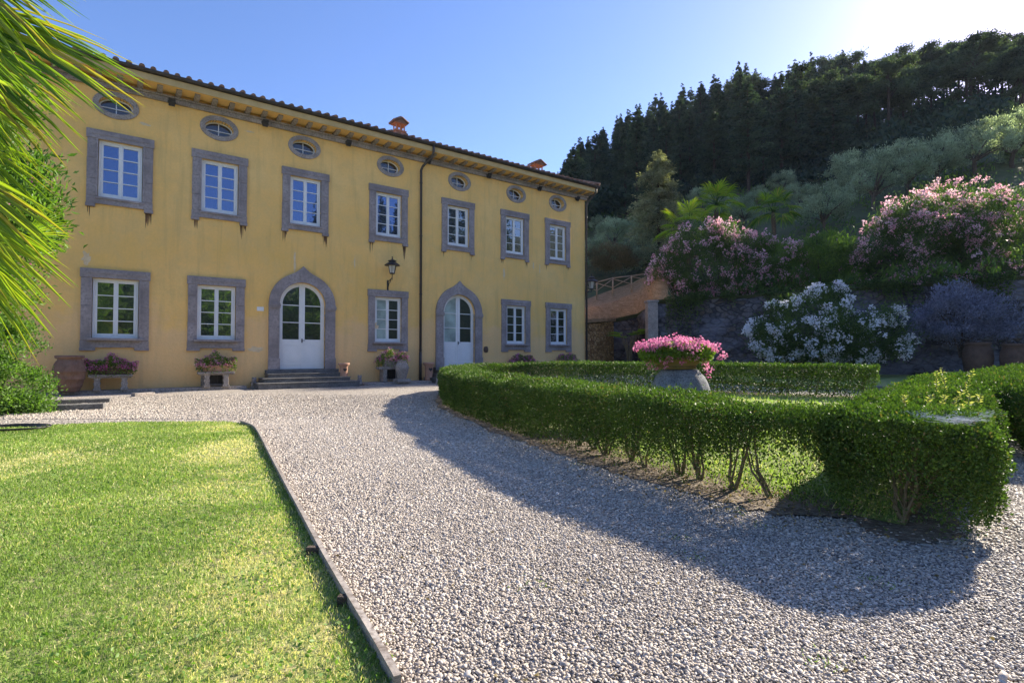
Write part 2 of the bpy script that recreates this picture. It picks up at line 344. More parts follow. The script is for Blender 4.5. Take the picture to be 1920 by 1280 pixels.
# ------------------------------------------------------------------ terrain
def interp(x, xs, ys): return np.interp(x, xs, ys)
WALL = [(3.9, 29.8, 2.9), (6.3, 33.0, 3.2), (8.1, 33.2, 3.6), (7.9, 30.0, 4.05), (16.0, 27.6, 4.35), (24.0, 25.3, 4.7), (40.0, 20.5, 4.8), (58, 14, 4.6)]
def wall_R(phi):
    """distance and height of the retaining wall's top in direction phi"""
    d = np.array([math.sin(phi), math.cos(phi)]); best = None
    for a, b in zip(WALL, WALL[1:]):
        A, B = np.array(a[:2]), np.array(b[:2]); E = B - A
        den = d[0]*(-E[1]) - d[1]*(-E[0])
        if abs(den) < 1e-9: continue
        t = (A[0]*(-E[1]) - A[1]*(-E[0]))/den; u = (d[0]*A[1] - d[1]*A[0])/den
        if -1e-6 <= u <= 1 + 1e-6 and t > 0:
            if best is None or t > best[0]: best = (t, a[2] + (b[2] - a[2])*u)
    return best
def hillh(X, Y):
    X = np.asarray(X, float); Y = np.asarray(Y, float)
    R = np.hypot(X, Y); ph = np.degrees(np.arctan2(X, Y))
    h = interp(R, [0, 28, 31, 36, 45, 70, 100, 135, 165, 400], [4, 4, 4.3, 6.0, 9.6, 20.5, 33, 48.5, 51, 45])
    k = interp(ph, [-30, -6, 3, 8, 14, 20, 42, 44.5, 47, 58, 66, 90, 130, 160], [0.0, 0.25, 0.60, 0.82, 0.95, 1, 1, 0.93, 0.72, 0.66, 0.78, 0.8, 0.5, 0])
    n = np.sin(X*0.21 + 1)*np.cos(Y*0.17)*0.35 + np.sin(X*0.07)*np.sin(Y*0.09 + 2)*0.9*np.clip((R-40)/40, 0, 1)
    return 4 + (h - 4)*k*1.0 - (1-k)*3.0*np.clip((R-25)/20, 0, 1)*0 + n
def onhill(px, py):
    r = ray(px, py)
    for t in np.arange(28, 220, 0.25):
        P = np.array([0, 0, CAMH]) + r*t
        if hillh(P[0], P[1]) >= P[2]: return P
    return P
def build_hill():
    phis = np.radians(np.concatenate([np.arange(-40, 7, 3.0), [7.5], np.arange(8, 66, 0.75), np.arange(66, 160, 3.0)]))
    RS = np.array([0, .25, .6, 1.1, 1.8, 2.6, 3.6, 5, 7, 9, 11.5, 14, 17, 21, 25, 30, 36, 42, 50, 58, 66, 75, 84, 93, 102, 112, 125, 150, 190, 260, 400])
    V = []; 
    for p in phis:
        wr = wall_R(p) if math.radians(7.4) < p < math.radians(76) else None
        if wr: R0, z0 = wr[0] - 0.05, wr[1] + .10
        elif p < math.radians(7.6): R0, z0 = 48, 0.0
        else: R0, z0 = 42, 0.0
        V.append(((R0 + .34)*math.sin(p), (R0 + .34)*math.cos(p), -.05)); V.append(((R0 + .32)*math.sin(p), (R0 + .32)*math.cos(p), z0 - .12 if z0 > 1 else -.04))
        for i, r in enumerate(RS):
            R = R0 + r; x, y = R*math.sin(p), R*math.cos(p); h = float(hillh(x, y))
            if wr and math.degrees(p) < 17:       # dry bank that humps up behind the low wall
                hump = z0 + interp(r, [0, .6, 1.8, 3.6, 7], [0, .55, 1.25, 1.6, 2.0])*interp(math.degrees(p), [7.5, 11, 15], [.55, 1.0, 1.35])
                h = hump + (h - hump)*interp(r, [3.6, 9, 14], [0, .5, 1])
            k = min(1, r/3.0) if wr else min(1, r/8.0)
            V.append((x, y, z0 + (h - z0)*k if not (wr and math.degrees(p) < 17) else h))
    n = len(RS) + 2; V = np.array(V); i, j = np.meshgrid(np.arange(len(phis)-1), np.arange(n-1), indexing='ij'); i = i.ravel(); j = j.ravel()
    FI = np.stack([i*n+j, i*n+j+1, (i+1)*n+j+1, (i+1)*n+j], 1)
    return npmesh('hill', V, FI[:, ::-1], None, M['hill'], None, True), V.reshape(len(phis), n, 3), phis
hill_o, HV, HPH = build_hill(); tag(hill_o, kind='structure')
# dry bank: its own bare-earth sheet just above the hill near the fence
def bank():
    sel = [k for k, p in enumerate(HPH) if math.radians(7.4) < p < math.radians(17.2)]
    G = HV[sel][:, 2:11].copy(); G[:, :, 2] += 0.05; n = 9
    i, j = np.meshgrid(np.arange(len(sel)-1), np.arange(n-1), indexing='ij'); i = i.ravel(); j = j.ravel()
    FI = np.stack([i*n+j, (i+1)*n+j, (i+1)*n+j+1, i*n+j+1], 1)
    tag(npmesh('bank', G.reshape(-1, 3), FI, None, M['mound'], None, True), kind='structure')
bank()
def sheet(name, pts, z, m, kind='structure'):
    tris = tessellate_polygon([[Vector((p[0], p[1], 0)) for p in pts]])
    mb = MB(); mb.add([(p[0], p[1], z) for p in pts], [tuple(t) for t in tris])
    o = mb.build(name, m)
    for p in o.data.polygons:
        if p.normal.z < 0: o.data.flip_normals(); break
    return tag(o, kind=kind)
sheet('ground', [(-400, -300), (400, -300), (400, 500), (-400, 500)], -0.03, M['soil'])
sheet('gravel_drive', [(-40, -20), (45, -20), (45, 34), (-40, 34)], 0.0, M['gravel'])

# ------------------------------------------------------------------ lawn outline (from the board along its right edge)
edge_px = [(745, 1300), (735, 1280), (688, 1195), (640, 1112), (600, 1040), (565, 972), (535, 915), (508, 862), (486, 818), (474, 803), (452, 795), (420, 792.5)]
EDGE = [ground(*p) for p in edge_px]
LAWN = [(EDGE[0][0] + 0.6, -6), (EDGE[0][0]+0.25, 0.5)] + EDGE + [ground(340, 791.5), ground(250, 793), ground(150, 796), ground(60, 800), ground(0, 804), (-11.5, 8.4), (-22, 7.6), (-22, -6)]
sheet('lawn', LAWN, 0.012, M['turf'])
def inside(poly, X, Y):
    poly = np.array(poly); c = np.zeros(len(X), bool); j = len(poly) - 1
    for i in range(len(poly)):
        xi, yi = poly[i]; xj, yj = poly[j]
        cond = ((yi > Y) != (yj > Y)) & (X < (xj - xi)*(Y - yi)/(yj - yi + 1e-12) + xi)
        c ^= cond; j = i
    return c

# ------------------------------------------------------------------ hedges plan
def smooth(pts, n=8):
    pts = np.array(pts, float); out = []
    P = np.vstack([2*pts[0]-pts[1], pts, 2*pts[-1]-pts[-2]])
    for i in range(1, len(P)-2):
        for t in np.linspace(0, 1, n, endpoint=False):
            a, b, c, d = P[i-1], P[i], P[i+1], P[i+2]
            out.append(0.5*((2*b) + (c-a)*t + (2*a-5*b+4*c-d)*t*t + (3*b-a-3*c+d)*t**3))
    out.append(pts[-1]); return np.array(out)
# columns x, y, half-width, height
HA = smooth([(9.15, 13.9, .42, .86), (8.2, 14.5, .42, .87), (6.2, 15.9, .42, .88), (4.2, 17.1, .42, .88), (2.0, 18.1, .42, .86), (0.2, 18.4, .42, .83),
             (-1.15, 17.3, .42, .79), (-1.55, 15.4, .42, .77), (-1.4, 13.4, .42, .76), (-0.95, 11.2, .42, .76), (-.3, 9.3, .40, .76), (.42, 7.5, .38, .77), (1.0, 6.2, .36, .77),
             (1.52, 5.15, .34, .76), (1.88, 4.45, .32, .74), (2.22, 4.05, .30, .73)])
HB = smooth([(2.62, 3.58, .47, .72), (3.6, 4.75, .50, .72), (4.9, 6.2, .52, .71), (6.3, 7.85, .52, .71), (7.7, 9.5, .52, .71), (9.6, 11.4, .5, .72)])
HC = smooth([(5.9, 5.6, .45, .80), (7.6, 7.9, .5, .80), (9.6, 10.4, .5, .80), (12.2, 12.8, .5, .82), (15.0, 15.0, .5, .82)])
OVAL = [tuple(p[:2]) for p in HA] + [tuple(p[:2]) for p in HB[:int(len(HB)*0.8)]]
sheet('oval_lawn', OVAL, 0.012, M['turf'])
def band(name, H, w, z, m):
    T = np.gradient(H[:, :2], axis=0); T = unit(T); Nn = np.stack([-T[:, 1], T[:, 0]], 1)
    a = H[:, :2] + Nn*(H[:, 2:3] + w); b = H[:, :2] - Nn*(H[:, 2:3] + w)
    V = np.vstack([np.c_[a, np.full(len(a), z)], np.c_[b, np.full(len(b), z)]]); n = len(a)
    FI = np.array([(i, n+i, n+i+1, i+1) for i in range(n-1)])
    o = npmesh(name, V, FI, None, m); 
    if o.data.polygons[0].normal.z < 0: o.data.flip_normals()
    return tag(o, kind='structure')
def blob(H, w, z):
    T = unit(np.gradient(H[:, :2], axis=0)); Nn = np.stack([-T[:, 1], T[:, 0]], 1); k = np.random.default_rng(5)
    H2 = np.vstack([H[0, :2] - T[0]*.32, H[:, :2], H[-1, :2] + T[-1]*.3]); W = np.r_[.12, H[:, 2] + w, .12]; N2 = np.vstack([Nn[0], Nn, Nn[-1]])
    a = H2 + N2*(W + k.uniform(-.07, .07, len(W)))[:, None]; b = H2 - N2*(W + k.uniform(-.07, .07, len(W)))[:, None]
    V = np.vstack([np.c_[a, np.full(len(a), z)], np.c_[b, np.full(len(b), z)]]); n = len(a)
    o = npmesh('soil_bed', V, np.array([(i, n+i, n+i+1, i+1) for i in range(n-1)]), None, M['soil'])
    if o.data.polygons[0].normal.z < 0: o.data.flip_normals()
    tag(o, kind='structure')
blob(HA, .10, .016); blob(HB, -.20, .005); blob(HC, -.2, .005)
sheet('lower_lawn', [(9.5, 17.9), (13, 16.4), (22, 12.5), (40, 6), (40, 21), (24, 25.6), (8.2, 30.2), (6.8, 24)], 0.13, M['turf'])

# ------------------------------------------------------------------ villa
S = lambda px, o=0.0: fac(px, 640, o)[0]
villa = empty('villa', VLOC, VROT, 'long two-storey yellow villa with grey stone window surrounds and tiled eaves', 'villa')
S0, S1 = S(-420), S(1097)
ZT = 9.44
up_c = [S(p) for p in ((157+283)/2, (355+460)/2, (526+613)/2, (691+762)/2, (827+888)/2, (938+991)/2, (1021.5+1069)/2)]
lo_edges = {0: (150, 278), 1: (350, 458), 3: (690, 763), 5: (940, 993), 6: (1022, 1071)}
def cen(a, b): return (S(a) + S(b))/2
UPP = [(157, 281), (355, 460), (526, 613), (691, 762), (827, 888), (938, 991), (1021, 1069)]
up = [(cen(*e), S(e[1]) - S(e[0])) for e in UPP]
lo = {k: (cen(*e), S(e[1]) - S(e[0])) for k, e in lo_edges.items()}
doors = [(cen(503, 627), S(627)-S(503)), (cen(817, 902), S(902)-S(817))]
z_ut = np.mean([fac(*p)[1] for p in ((157, 243), (355, 279), (526, 312), (690, 343), (827, 370), (938, 391), (1022, 406))])
z_ub = np.mean([fac(*p)[1] for p in ((157, 385), (355, 408), (527, 431), (691, 452), (828, 468), (938, 484), (1024, 492))])
z_lt = np.mean([fac(*p)[1] for p in ((150, 500), (350, 514), (690, 543), (940, 561), (1022, 568))])
z_lb = np.mean([fac(*p)[1] for p in ((150, 656), (350, 657), (690, 658), (940, 660), (1022, 661))])
OV = [(218, 205, 93, 0), (411.5, 241, 71, 46), (571, 275, 58, 40), (732, 313.5, 48, 35), (861.5, 340, 39, 34), (967.5, 364.5, 33, 29), (1045.5, 382.5, 26, 23)]
ovs = []
for i, (x, y, wx, hy) in enumerate(OV):
    s, z = fac(x, y); ovs.append(s)
z_ov = np.mean([fac(x, y)[1] for x, y, a, b in OV[1:]])
print('villa', S0, S1, 'up', [(round(float(a), 2), round(float(b), 2)) for a, b in up], 'lo', {k: (round(float(a), 2), round(float(b), 2)) for k, (a, b) in lo.items()}, 'doors', doors, 'z', z_ut, z_ub, z_lt, z_lb, z_ov)
print('ov w', [S(x+w_/2)-S(x-w_/2) for x, y, w_, h in OV], 'h', [fac(x, y-h/2)[1]-fac(x, y+h/2)[1] for x, y, w_, h in OV])
UW = float(np.mean([b for a, b in up])); LW = float(np.mean([b for a, b in lo.values()])); 
OWD = 0.268        # stone band width
def rect(x0, x1, z0, z1): return [(x0, z0), (x1, z0), (x1, z1), (x0, z1)]
def ell(cx, cz, a, b, n=28): return [(cx + a*math.cos(2*math.pi*k/n), cz + b*math.sin(2*math.pi*k/n)) for k in range(n)]
def archloop(cx, hw, z0, zs, n=20, ogee=0.0):
    pts = [(cx - hw, z0), (cx + hw, z0)]
    for k in range(n+1):
        a = math.pi*k/n; z = zs + hw*math.sin(a); x = cx + hw*math.cos(a)
        if ogee: z += ogee*max(0, 1 - abs(a - math.pi/2)/0.42)**2.2
        pts.append((x, z))
    return pts
DZ0, DSP = 0.59, 2.93
holes = []
for s, wd in up: holes.append(rect(s - UW/2 + OWD, s + UW/2 - OWD, z_ub + OWD, z_ut - OWD))
for s, wd in lo.values(): holes.append(rect(s - LW/2 + OWD, s + LW/2 - OWD, z_lb + OWD + .08, z_lt - OWD))
for s in ovs: holes.append(ell(s, z_ov, .42, .26))
for s, wd in doors: holes.append(archloop(s, .80, DZ0, DSP))
wl = MB().plate(rect(S0, S1, -0.02, ZT + .02), holes, 0.0, 0.42)
wl.build('wall', M['plaster'], villa)
# body behind: end walls, back
b = MB(); b.box(S1 - .42, S1, .421, 12, -.02, ZT); b.box(S0, S0 + .4, .421, 12, -.02, ZT); b.box(S0, S1, 12.001, 12.4, -.02, ZT)
b.build('back_wall', M['plaster'], villa)
b = MB(); b.box(S0+.41, S1-.43, .43, 11.9, 4.6, 4.8); b.build('floor_slab', M['cream'], villa)
# cornice band, corbels, soffit, fascia, gutter
b = MB(); b.box(S0, S1 + .10, -.10, -.001, 9.13, 9.27); b.box(S0, S1 + .13, -.15, -.001, 9.272, 9.335); b.box(S1 + .001, S1 + .10, 0, 12.5, 9.13, 9.335)
b.build('cornice', M['stone_lt'], villa, bevel=.01)
k = int((S1 - S0 - 4)/.5)
cb0 = None; ncb = 0
s = S1 + .02
while s > S(60):
    if cb0 is None:
        c = MB(); pr = [(0.0, 9.337), (-.30, 9.35), (-.48, 9.375), (-.52, 9.438), (0.0, 9.438)]
        vs = [(x, y, z) for x in (-.075, .075) for y, z in pr]; n = len(pr)
        c.add(vs, [tuple(range(n)), tuple(range(2*n-1, n-1, -1))] + [(i, (i+1) % n, n+(i+1) % n, n+i) for i in range(n)])
        cb0 = c.build('corbel', M['stone_lt'], villa); cb0.location = (s, 0, 0)
    else:
        c = cb0.copy(); COL.objects.link(c); c.parent = villa; c.location = (s, 0, 0)
    s -= .5; ncb += 1
b = MB(); b.box(S0, S1 + .22, -.64, .42, 9.44, 9.485); b.box(S1 + .001, S1 + .22, .421, 12.6, 9.44, 9.485); b.build('soffit', M['plaster'], villa)
b = MB(); b.box(S0, S1 + .26, -.68, -.641, 9.42, 9.63); b.box(S1 + .221, S1 + .26, -.64, 12.6, 9.42, 9.63); b.build('fascia', M['cream'], villa, bevel=.012)
g = MB(); n = 10
pr = [(-.74 + .075*math.cos(math.pi + math.pi*k/n), 9.72 + .085*math.sin(math.pi + math.pi*k/n)) for k in range(n+1)] 
pr2 = [(-.74 + .068*math.cos(2*math.pi - math.pi*k/n), 9.72 + .077*math.sin(2*math.pi - math.pi*k/n)) for k in range(n+1)]
P = pr + pr2; m_ = len(P)
g.add([(x, y, z) for x in (S0, S1 + .32) for y, z in P], [(i, (i+1) % m_, m_ + (i+1) % m_, m_ + i) for i in range(m_)] + [tuple(range(m_))[::-1], tuple(range(m_, 2*m_))])
g.box(S0, S1 + .30, -.70, -.682, 9.64, 9.73)
gut = g.build('gutter', M['gutter'], villa)
# roof: hipped slab with rows of barrel tiles
SL = math.tan(math.radians(17)); RD = 6.6; ZR = 9.73
r = MB()
e0, e1, eb = S0, S1 + .30, 12.6
r.add([(e0, -.76, ZR), (e1, -.76, ZR), (e1 - RD - .76, RD, ZR + (RD + .76)*SL), (e0, RD, ZR + (RD + .76)*SL), (e1, RD*2 + .76, ZR), (e0, RD*2 + .76, ZR)],
      [(0, 1, 2, 3), (1, 4, 2), (4, 5, 3, 2), (0, 3, 5), (0, 5, 4, 1)])
x = e0 + .1
ns = 6
def barrel(mb, a, bb, rad, rad2):
    a = np.array(a, float); bb = np.array(bb, float); d = unit(bb - a); sd_ = np.cross(d, [0, 0, 1]); sd_ = unit(sd_); upv = np.cross(sd_, d)
    L = np.linalg.norm(bb - a); nseg = max(1, min(6, int(L/.42))); 
    vs = []; fs = []
    for q in range(nseg):
        p0 = a + d*(L*q/nseg) + upv*.012; p1 = a + d*(L*(q+1)/nseg)
        for pp, rr in ((p0, rad), (p1, rad2)):
            for kk in range(ns+1):
                t = math.pi*kk/ns; vs.append(pp + sd_*rr*math.cos(t) + upv*rr*math.sin(t))
        o = q*2*(ns+1)
        fs += [(o+i, o+i+1, o+ns+1+i+1, o+ns+1+i) for i in range(ns)] + [tuple(o + i for i in range(ns+1))]
    mb.add(vs, fs)
while x < e1 - .05:
    ln = min(RD + .76, e1 - x)
    jz = random.uniform(-.012, .012)
    barrel(r, (x + random.uniform(-.012, .012), -.82 + random.uniform(-.02, .02), ZR - .02 + jz), (x, -.76 + ln, ZR + ln*SL - .005), .080, .068); x += .305
yy = -.6
while yy < RD*2 + .7:
    ln = min(yy + .76, RD*2 + .76 - yy)
    if ln > .1: barrel(r, (e1 + .06, yy, ZR + .01), (e1 - ln, yy, ZR + ln*SL + .01), .105, .085)
    yy += .305
barrel(r, (e1 + .02, -.78, ZR + .05), (e1 - RD - .76, RD, ZR + (RD + .76)*SL + .06), .13, .13)
roof = r.build('roof', M['tile'], villa)
def chimney(px, ytop, wpx, back):
    s, z = fac(px, ytop, -back); w2 = (fac(px + wpx/2, ytop, -back)[0] - fac(px - wpx/2, ytop, -back)[0])/2*.62
    zr = ZR + (back + .76)*SL
    c = MB(); c.box(s - w2*.8, s + w2*.8, back - w2*.6, back + w2*.6, zr - .4, z - .62)
    c.box(s - w2*.92, s + w2*.92, back - w2*.72, back + w2*.72, z - .619, z - .56)
    for xx in (-.68, -.05, .58):
        for y2 in (-.5, .38): c.box(s + w2*xx, s + w2*(xx+.16), back + w2*y2, back + w2*(y2 + .16), z - .559, z - .27)
    c.box(s - w2*.95, s + w2*.95, back - w2*.75, back + w2*.75, z - .269, z - .22)
    ch = c.build('chimney', M['brick'], roof)
    t = MB(); hw = w2*1.1
    for sg in (-1, 1):
        for k in range(5):
            yb = back + w2*(-.85 + k*.4)
            barrel(t, (s + sg*hw, yb, z - .24), (s, yb, z - .02), .09, .08)
    t.add([(s-hw, back-w2*.85, z-.24), (s+hw, back-w2*.85, z-.24), (s, back-w2*.85, z-.03), (s-hw, back+w2*.85, z-.24), (s+hw, back+w2*.85, z-.24), (s, back+w2*.85, z-.03)],
          [(0, 1, 2), (5, 4, 3), (0, 2, 5, 3), (1, 4, 5, 2), (0, 3, 4, 1)])
    t.build('chimney_cap', M['tile'], roof)
chimney(748, 224, 38, 2.6); chimney(1007, 303, 30, 2.6)

def streaks(parent, s, z, spots):
    for cx, wdt, n, L in spots:
        st = MB(); x0_, x1_ = s + cx - wdt, s + cx + wdt
        st.add([(x0_, -.003, z - .008), (x1_, -.003, z - .008), (x1_, -.003, z + .03), (x0_, -.003, z + .03)], [(0, 1, 2, 3)])
        for i in range(n):
            x0 = random.uniform(x0_ + .02, x1_ - .02); l = L*random.uniform(.2, 1)**1.4*(1 - .5*abs(x0 - s - cx)/(wdt + .01)); w0 = random.uniform(.005, .018)
            st.add([(x0 - w0, -.003, z + .005), (x0 + w0, -.003, z + .005), (x0 + w0*.7, -.003, z - l*.6), (x0 + random.uniform(-.004, .004), -.003, z - l), (x0 - w0*.8, -.003, z - l*.5)], [(0, 4, 3, 2, 1)])
        st.build('rust_stain', M['rust'], parent)
def casement(parent, x0, x1, z0, z1, rows=4, glass='glass_sky', gl2=None, yb=.05):
    c = MB(); f = .055; mid = (x0 + x1)/2
    y0, y1 = yb, yb + .06
    c.box(x0, x0 + f, y0, y1, z0, z1); c.box(x1 - f, x1, y0, y1, z0, z1)
    c.box(x0 + f, x1 - f, y0, y1, z0, z0 + f*1.1); c.box(x0 + f, x1 - f, y0, y1, z1 - f, z1)
    ya, yb2 = y0 + .012, y1 + .01
    for a, bb in ((x0 + f, mid - .001), (mid + .001, x1 - f)):
        st = .058
        c.box(a + .002, a + st, ya, yb2, z0 + f*1.1 + .002, z1 - f - .002); c.box(bb - st, bb - .002, ya, yb2, z0 + f*1.1 + .002, z1 - f - .002)
        c.box(a + st, bb - st, ya, yb2, z0 + f*1.1 + .002, z0 + f*1.1 + .07); c.box(a + st, bb - st, ya, yb2, z1 - f - .06, z1 - f - .002)
        zz0, zz1 = z0 + f*1.1 + .07, z1 - f - .06
        for k in range(1, rows):
            z = zz0 + (zz1 - zz0)*k/rows; c.box(a + st, bb - st, ya + .01, yb2 - .01, z - .013, z + .013)
    c.box(mid - .02, mid + .02, y0 - .004, ya - .001, z0 + f, z1 - f)
    c.build('casement_frame', M['white'], parent, bevel=.004)
    for i, (a, bb) in enumerate(((x0 + f, mid), (mid, x1 - f))):
        MB().box(a, bb, yb2 - .02, yb2 - .012, z0 + f, z1 - f).build('glass', M[(gl2 or glass) if i == 0 else glass], parent)
def window(s, W, z0, z1, lower, glass, gl2=None):
    h = W/2; w_ = OWD; m = MB()
    pr = -.065
    # jambs, lintel, bottom
    for sg in (-1, 1):
        za = z0 + (w_ if not lower else .30); zs = [za] + [za + (z1 - w_ - za)*f for f in random.choice(((.42,), (.3, .66), (.55,), (.35, .8)))] + [z1 - w_]
        for q in range(len(zs) - 1):
            xa_ = s - h if sg < 0 else s + h - w_
            m.box(xa_ + (random.uniform(0, .012) if sg < 0 else 0), xa_ + w_ - (random.uniform(0, .012) if sg > 0 else 0), pr + random.uniform(-.004, .004), .09, zs[q] + .003, zs[q+1] - .003)
    m.box(s - h - .02, s + h + .02, pr - .015, .09, z1 - w_ + .001, z1)
    m.box(s - h + .12, s + h - .12, pr - .03, pr - .0151, z1 - w_ + .12, z1 - .05)
    if lower:
        m.box(s - h, s + h, pr, .09, z0 + .09, z0 + .299)
        m.box(s - h - .01, s - h + .36, pr, .09, z0, z0 + .089); m.box(s + h - .36, s + h + .01, pr, .09, z0, z0 + .089)
        m.box(s - h + .17, s + h - .17, pr - .13, .09, z0 + .30, z0 + .375)
        op = z0 + .375
    else:
        m.box(s - h, s + h, pr, .09, z0 + .05, z0 + w_ - .001)
        m.box(s - h - .015, s - h + .22, pr - .01, .09, z0 - .05, z0 + .049); m.box(s + h - .22, s + h + .015, pr - .01, .09, z0 - .05, z0 + .049)
        m.box(s - h + w_ - .05, s + h - w_ + .05, pr - .03, pr - .001, z0 + w_ - .07, z0 + w_ - .01)
        op = z0 + w_
    # inner raised fillet
    m.box(s - h + w_ - .06, s - h + w_ - .001, pr - .015, pr - .001, op + .002, z1 - w_ - .001); m.box(s + h - w_ + .001, s + h - w_ + .06, pr - .015, pr - .001, op + .002, z1 - w_ - .001)
    wn = m.build('window', M['stone'], villa, bevel=.012)
    casement(wn, s - h + w_ + .01, s + h - w_ - .01, op + .004, z1 - w_ - .006, 4, glass, gl2)
    return wn
UG = ['glass_sky']*4 + ['glass_dk']*3
for i, (s, wd) in enumerate(up):
    wn = window(s, UW, z_ub, z_ut, False, UG[i])
    if i < 4: streaks(wn, s, z_ub - .055, [(UW/2 - .11, .10, 11, .75), (-UW/2 + .11, .09, 7 if i else 3, .6)])
    else: streaks(wn, s, z_ub - .055, [(-UW/2 + .11, .09, 4, .3), (UW/2 - .11, .09, 4, .35)])
for k, (s, wd) in lo.items():
    wn = window(s, LW, z_lb, z_lt, True, 'glass_dk', {3: 'curtain'}.get(k))
for i, s in enumerate(ovs):
    o = MB().plate(ell(s, z_ov, .57, .41, 36), [ell(s, z_ov, .42, .26, 36)], -.035, .30).build('oval_window', M['stone_lt'], villa, bevel=.008)
    c = MB(); c.plate(ell(s, z_ov, .425, .265, 30), [ell(s, z_ov, .385, .225, 30)], .20, .25)
    c.box(s - .012, s + .012, .205, .245, z_ov - .24, z_ov + .24); c.box(s - .39, s + .39, .21, .24, z_ov - .045, z_ov - .02)
    c.build('casement_frame', M['white'], o); MB().plate(ell(s, z_ov, .42, .26, 30), [], .24, .25).build('glass', M['glass_attic'], o)
# arched doors with ogee-tipped stone surround
def door(s, curtain):
    m = MB()
    out = archloop(s, 1.15, DZ0 + .02, DSP, 40, .24); inn = archloop(s, .80, DZ0 + .02, DSP, 40)
    # U-shaped ring = outer arch (ccw) then inner arch reversed
    ring = [out[1]] + out[2:] + [out[0]] + [inn[0]] + inn[2:][::-1] + [inn[1]]
    m.plate(ring, [], -.085, .12)
    for sg in (-1, 1):
        xa = s + sg*.80; xb = s + sg*1.15
        x0, x1 = min(xa, xb), max(xa, xb)
        m.box(x0 - .02, x1 + .02, -.115, -.0851, DZ0 + .02, DZ0 + .42); m.box(x0 - .015, x1 + .015, -.12, -.0851, DSP - .16, DSP + .02)
        m.box(x0 - .03, x1 + .03, -.13, -.1201, DSP - .10, DSP - .04)
    kv = [(s - .10, -.11, DSP + .80), (s + .10, -.11, DSP + .80), (s + .13, -.11, DSP + 1.16), (s, -.11, DSP + 1.27), (s - .13, -.11, DSP + 1.16)]
    m.add(kv + [(a, -.0851, c) for a, b_, c in kv], [(0, 1, 2, 3, 4), (0, 5, 6, 1), (1, 6, 7, 2), (2, 7, 8, 3), (3, 8, 9, 4), (4, 9, 5, 0)])
    ir = archloop(s, .86, DZ0 + .021, DSP, 40); ii = archloop(s, .805, DZ0 + .021, DSP, 40)
    m.plate([ir[1]] + ir[2:] + [ir[0]] + [ii[0]] + ii[2:][::-1] + [ii[1]], [], -.10, -.0852)
    d = m.build('door_surround', M['stone'], villa, bevel=.01)
    # two leaves: white plate with glazed openings
    y0, y1 = .10, .15; hw = .795
    for sg in (-1, 1):
        lf = MB(); a = .035; fw = .13
        # leaf outline = half arch
        pts = [(s + sg*.004, DZ0 + .03)] + [(s + sg*hw, DZ0 + .03)] + [(s + sg*hw*math.cos(t), DSP + hw*math.sin(t)) for t in np.linspace(0, math.pi/2 - .005, 16)]
        if sg < 0: pts = pts[::-1]
        rows = [DZ0 + 1.08, DZ0 + 1.70, DZ0 + 2.32]
        hs = []
        xi, xo = s + sg*.10, s + sg*(hw - fw)
        for r_i, zb in enumerate(rows):
            if r_i < 2: hh = rect(min(xi, xo), max(xi, xo), zb + .015, rows[r_i+1] - .015)
            else:
                rr = hw - fw; base = zb + .015
                ang0 = max(0, 0); hh = [(xi, base), (xo, base)] + [(s + sg*rr*math.cos(t), DSP + rr*math.sin(t)) for t in np.linspace(.02, math.acos(.10/rr), 12)]
                if sg < 0: hh = hh[::-1]
            hs.append(hh)
        lf.plate(pts, hs, y0, y1)
        x0, x1 = min(xi, xo), max(xi, xo)
        # moulded lower panel
        for (za, zb) in ((DZ0 + .30, DZ0 + .92),):
            lf.box(x0, x1, y0 - .012, y0 - .0005, za, za + .03); lf.box(x0, x1, y0 - .012, y0 - .0005, zb - .03, zb)
            lf.box(x0, x0 + .03, y0 - .012, y0 - .0005, za + .03, zb - .03); lf.box(x1 - .03, x1, y0 - .012, y0 - .0005, za + .03, zb - .03)
            lf.box(x0 + .07, x1 - .07, y0 - .008, y0 - .0005, za + .07, zb - .07)
        lf.box(x0 - .02, x1 + .02, y0 - .014, y0 - .0005, DZ0 + .18, DZ0 + .21)
        if sg < 0: lf.box(s - .03, s + .03, y0 - .02, y0 - .0006, DZ0 + .04, DSP + hw - .05)
        lf.build('door_leaf', M['white'], d, bevel=.004)
        g = MB(); gp = [(p[0], p[1]) for p in hs[2]]
        g.box(x0 - .01, x1 + .01, y1 - .02, y1 - .012, rows[0], rows[2] + .01)
        ctr = [(s + sg*.08, rows[2] + .011), (s + sg*(hw - .10), rows[2] + .011)] + [(s + sg*(hw - .10)*math.cos(t), DSP + (hw - .10)*math.sin(t)) for t in np.linspace(.02, 1.4, 12)]
        g.plate(ctr if sg > 0 else ctr[::-1], [], y1 - .02, y1 - .012)
        g.build('glass', M['curtain' if (curtain and sg < 0) else 'glass_dk'], d)
    h = MB(); h.box(s - .02, s + .02, y0 - .035, y0 - .0205, DZ0 + .98, DZ0 + 1.12); h.tube([(s, y0 - .036, DZ0 + 1.06), (s, y0 - .07, DZ0 + 1.06), (s + .09, y0 - .07, DZ0 + 1.06)], .009)
    h.build('door_handle', M['iron'], d)
    MB().box(s - 1.25, s + 1.25, -.22, .30, DZ0 - .10, DZ0 + .018).build('threshold', M['stone_dk'], villa, bevel=.008)
for i, (s, wd) in enumerate(doors): door(s, i == 1)
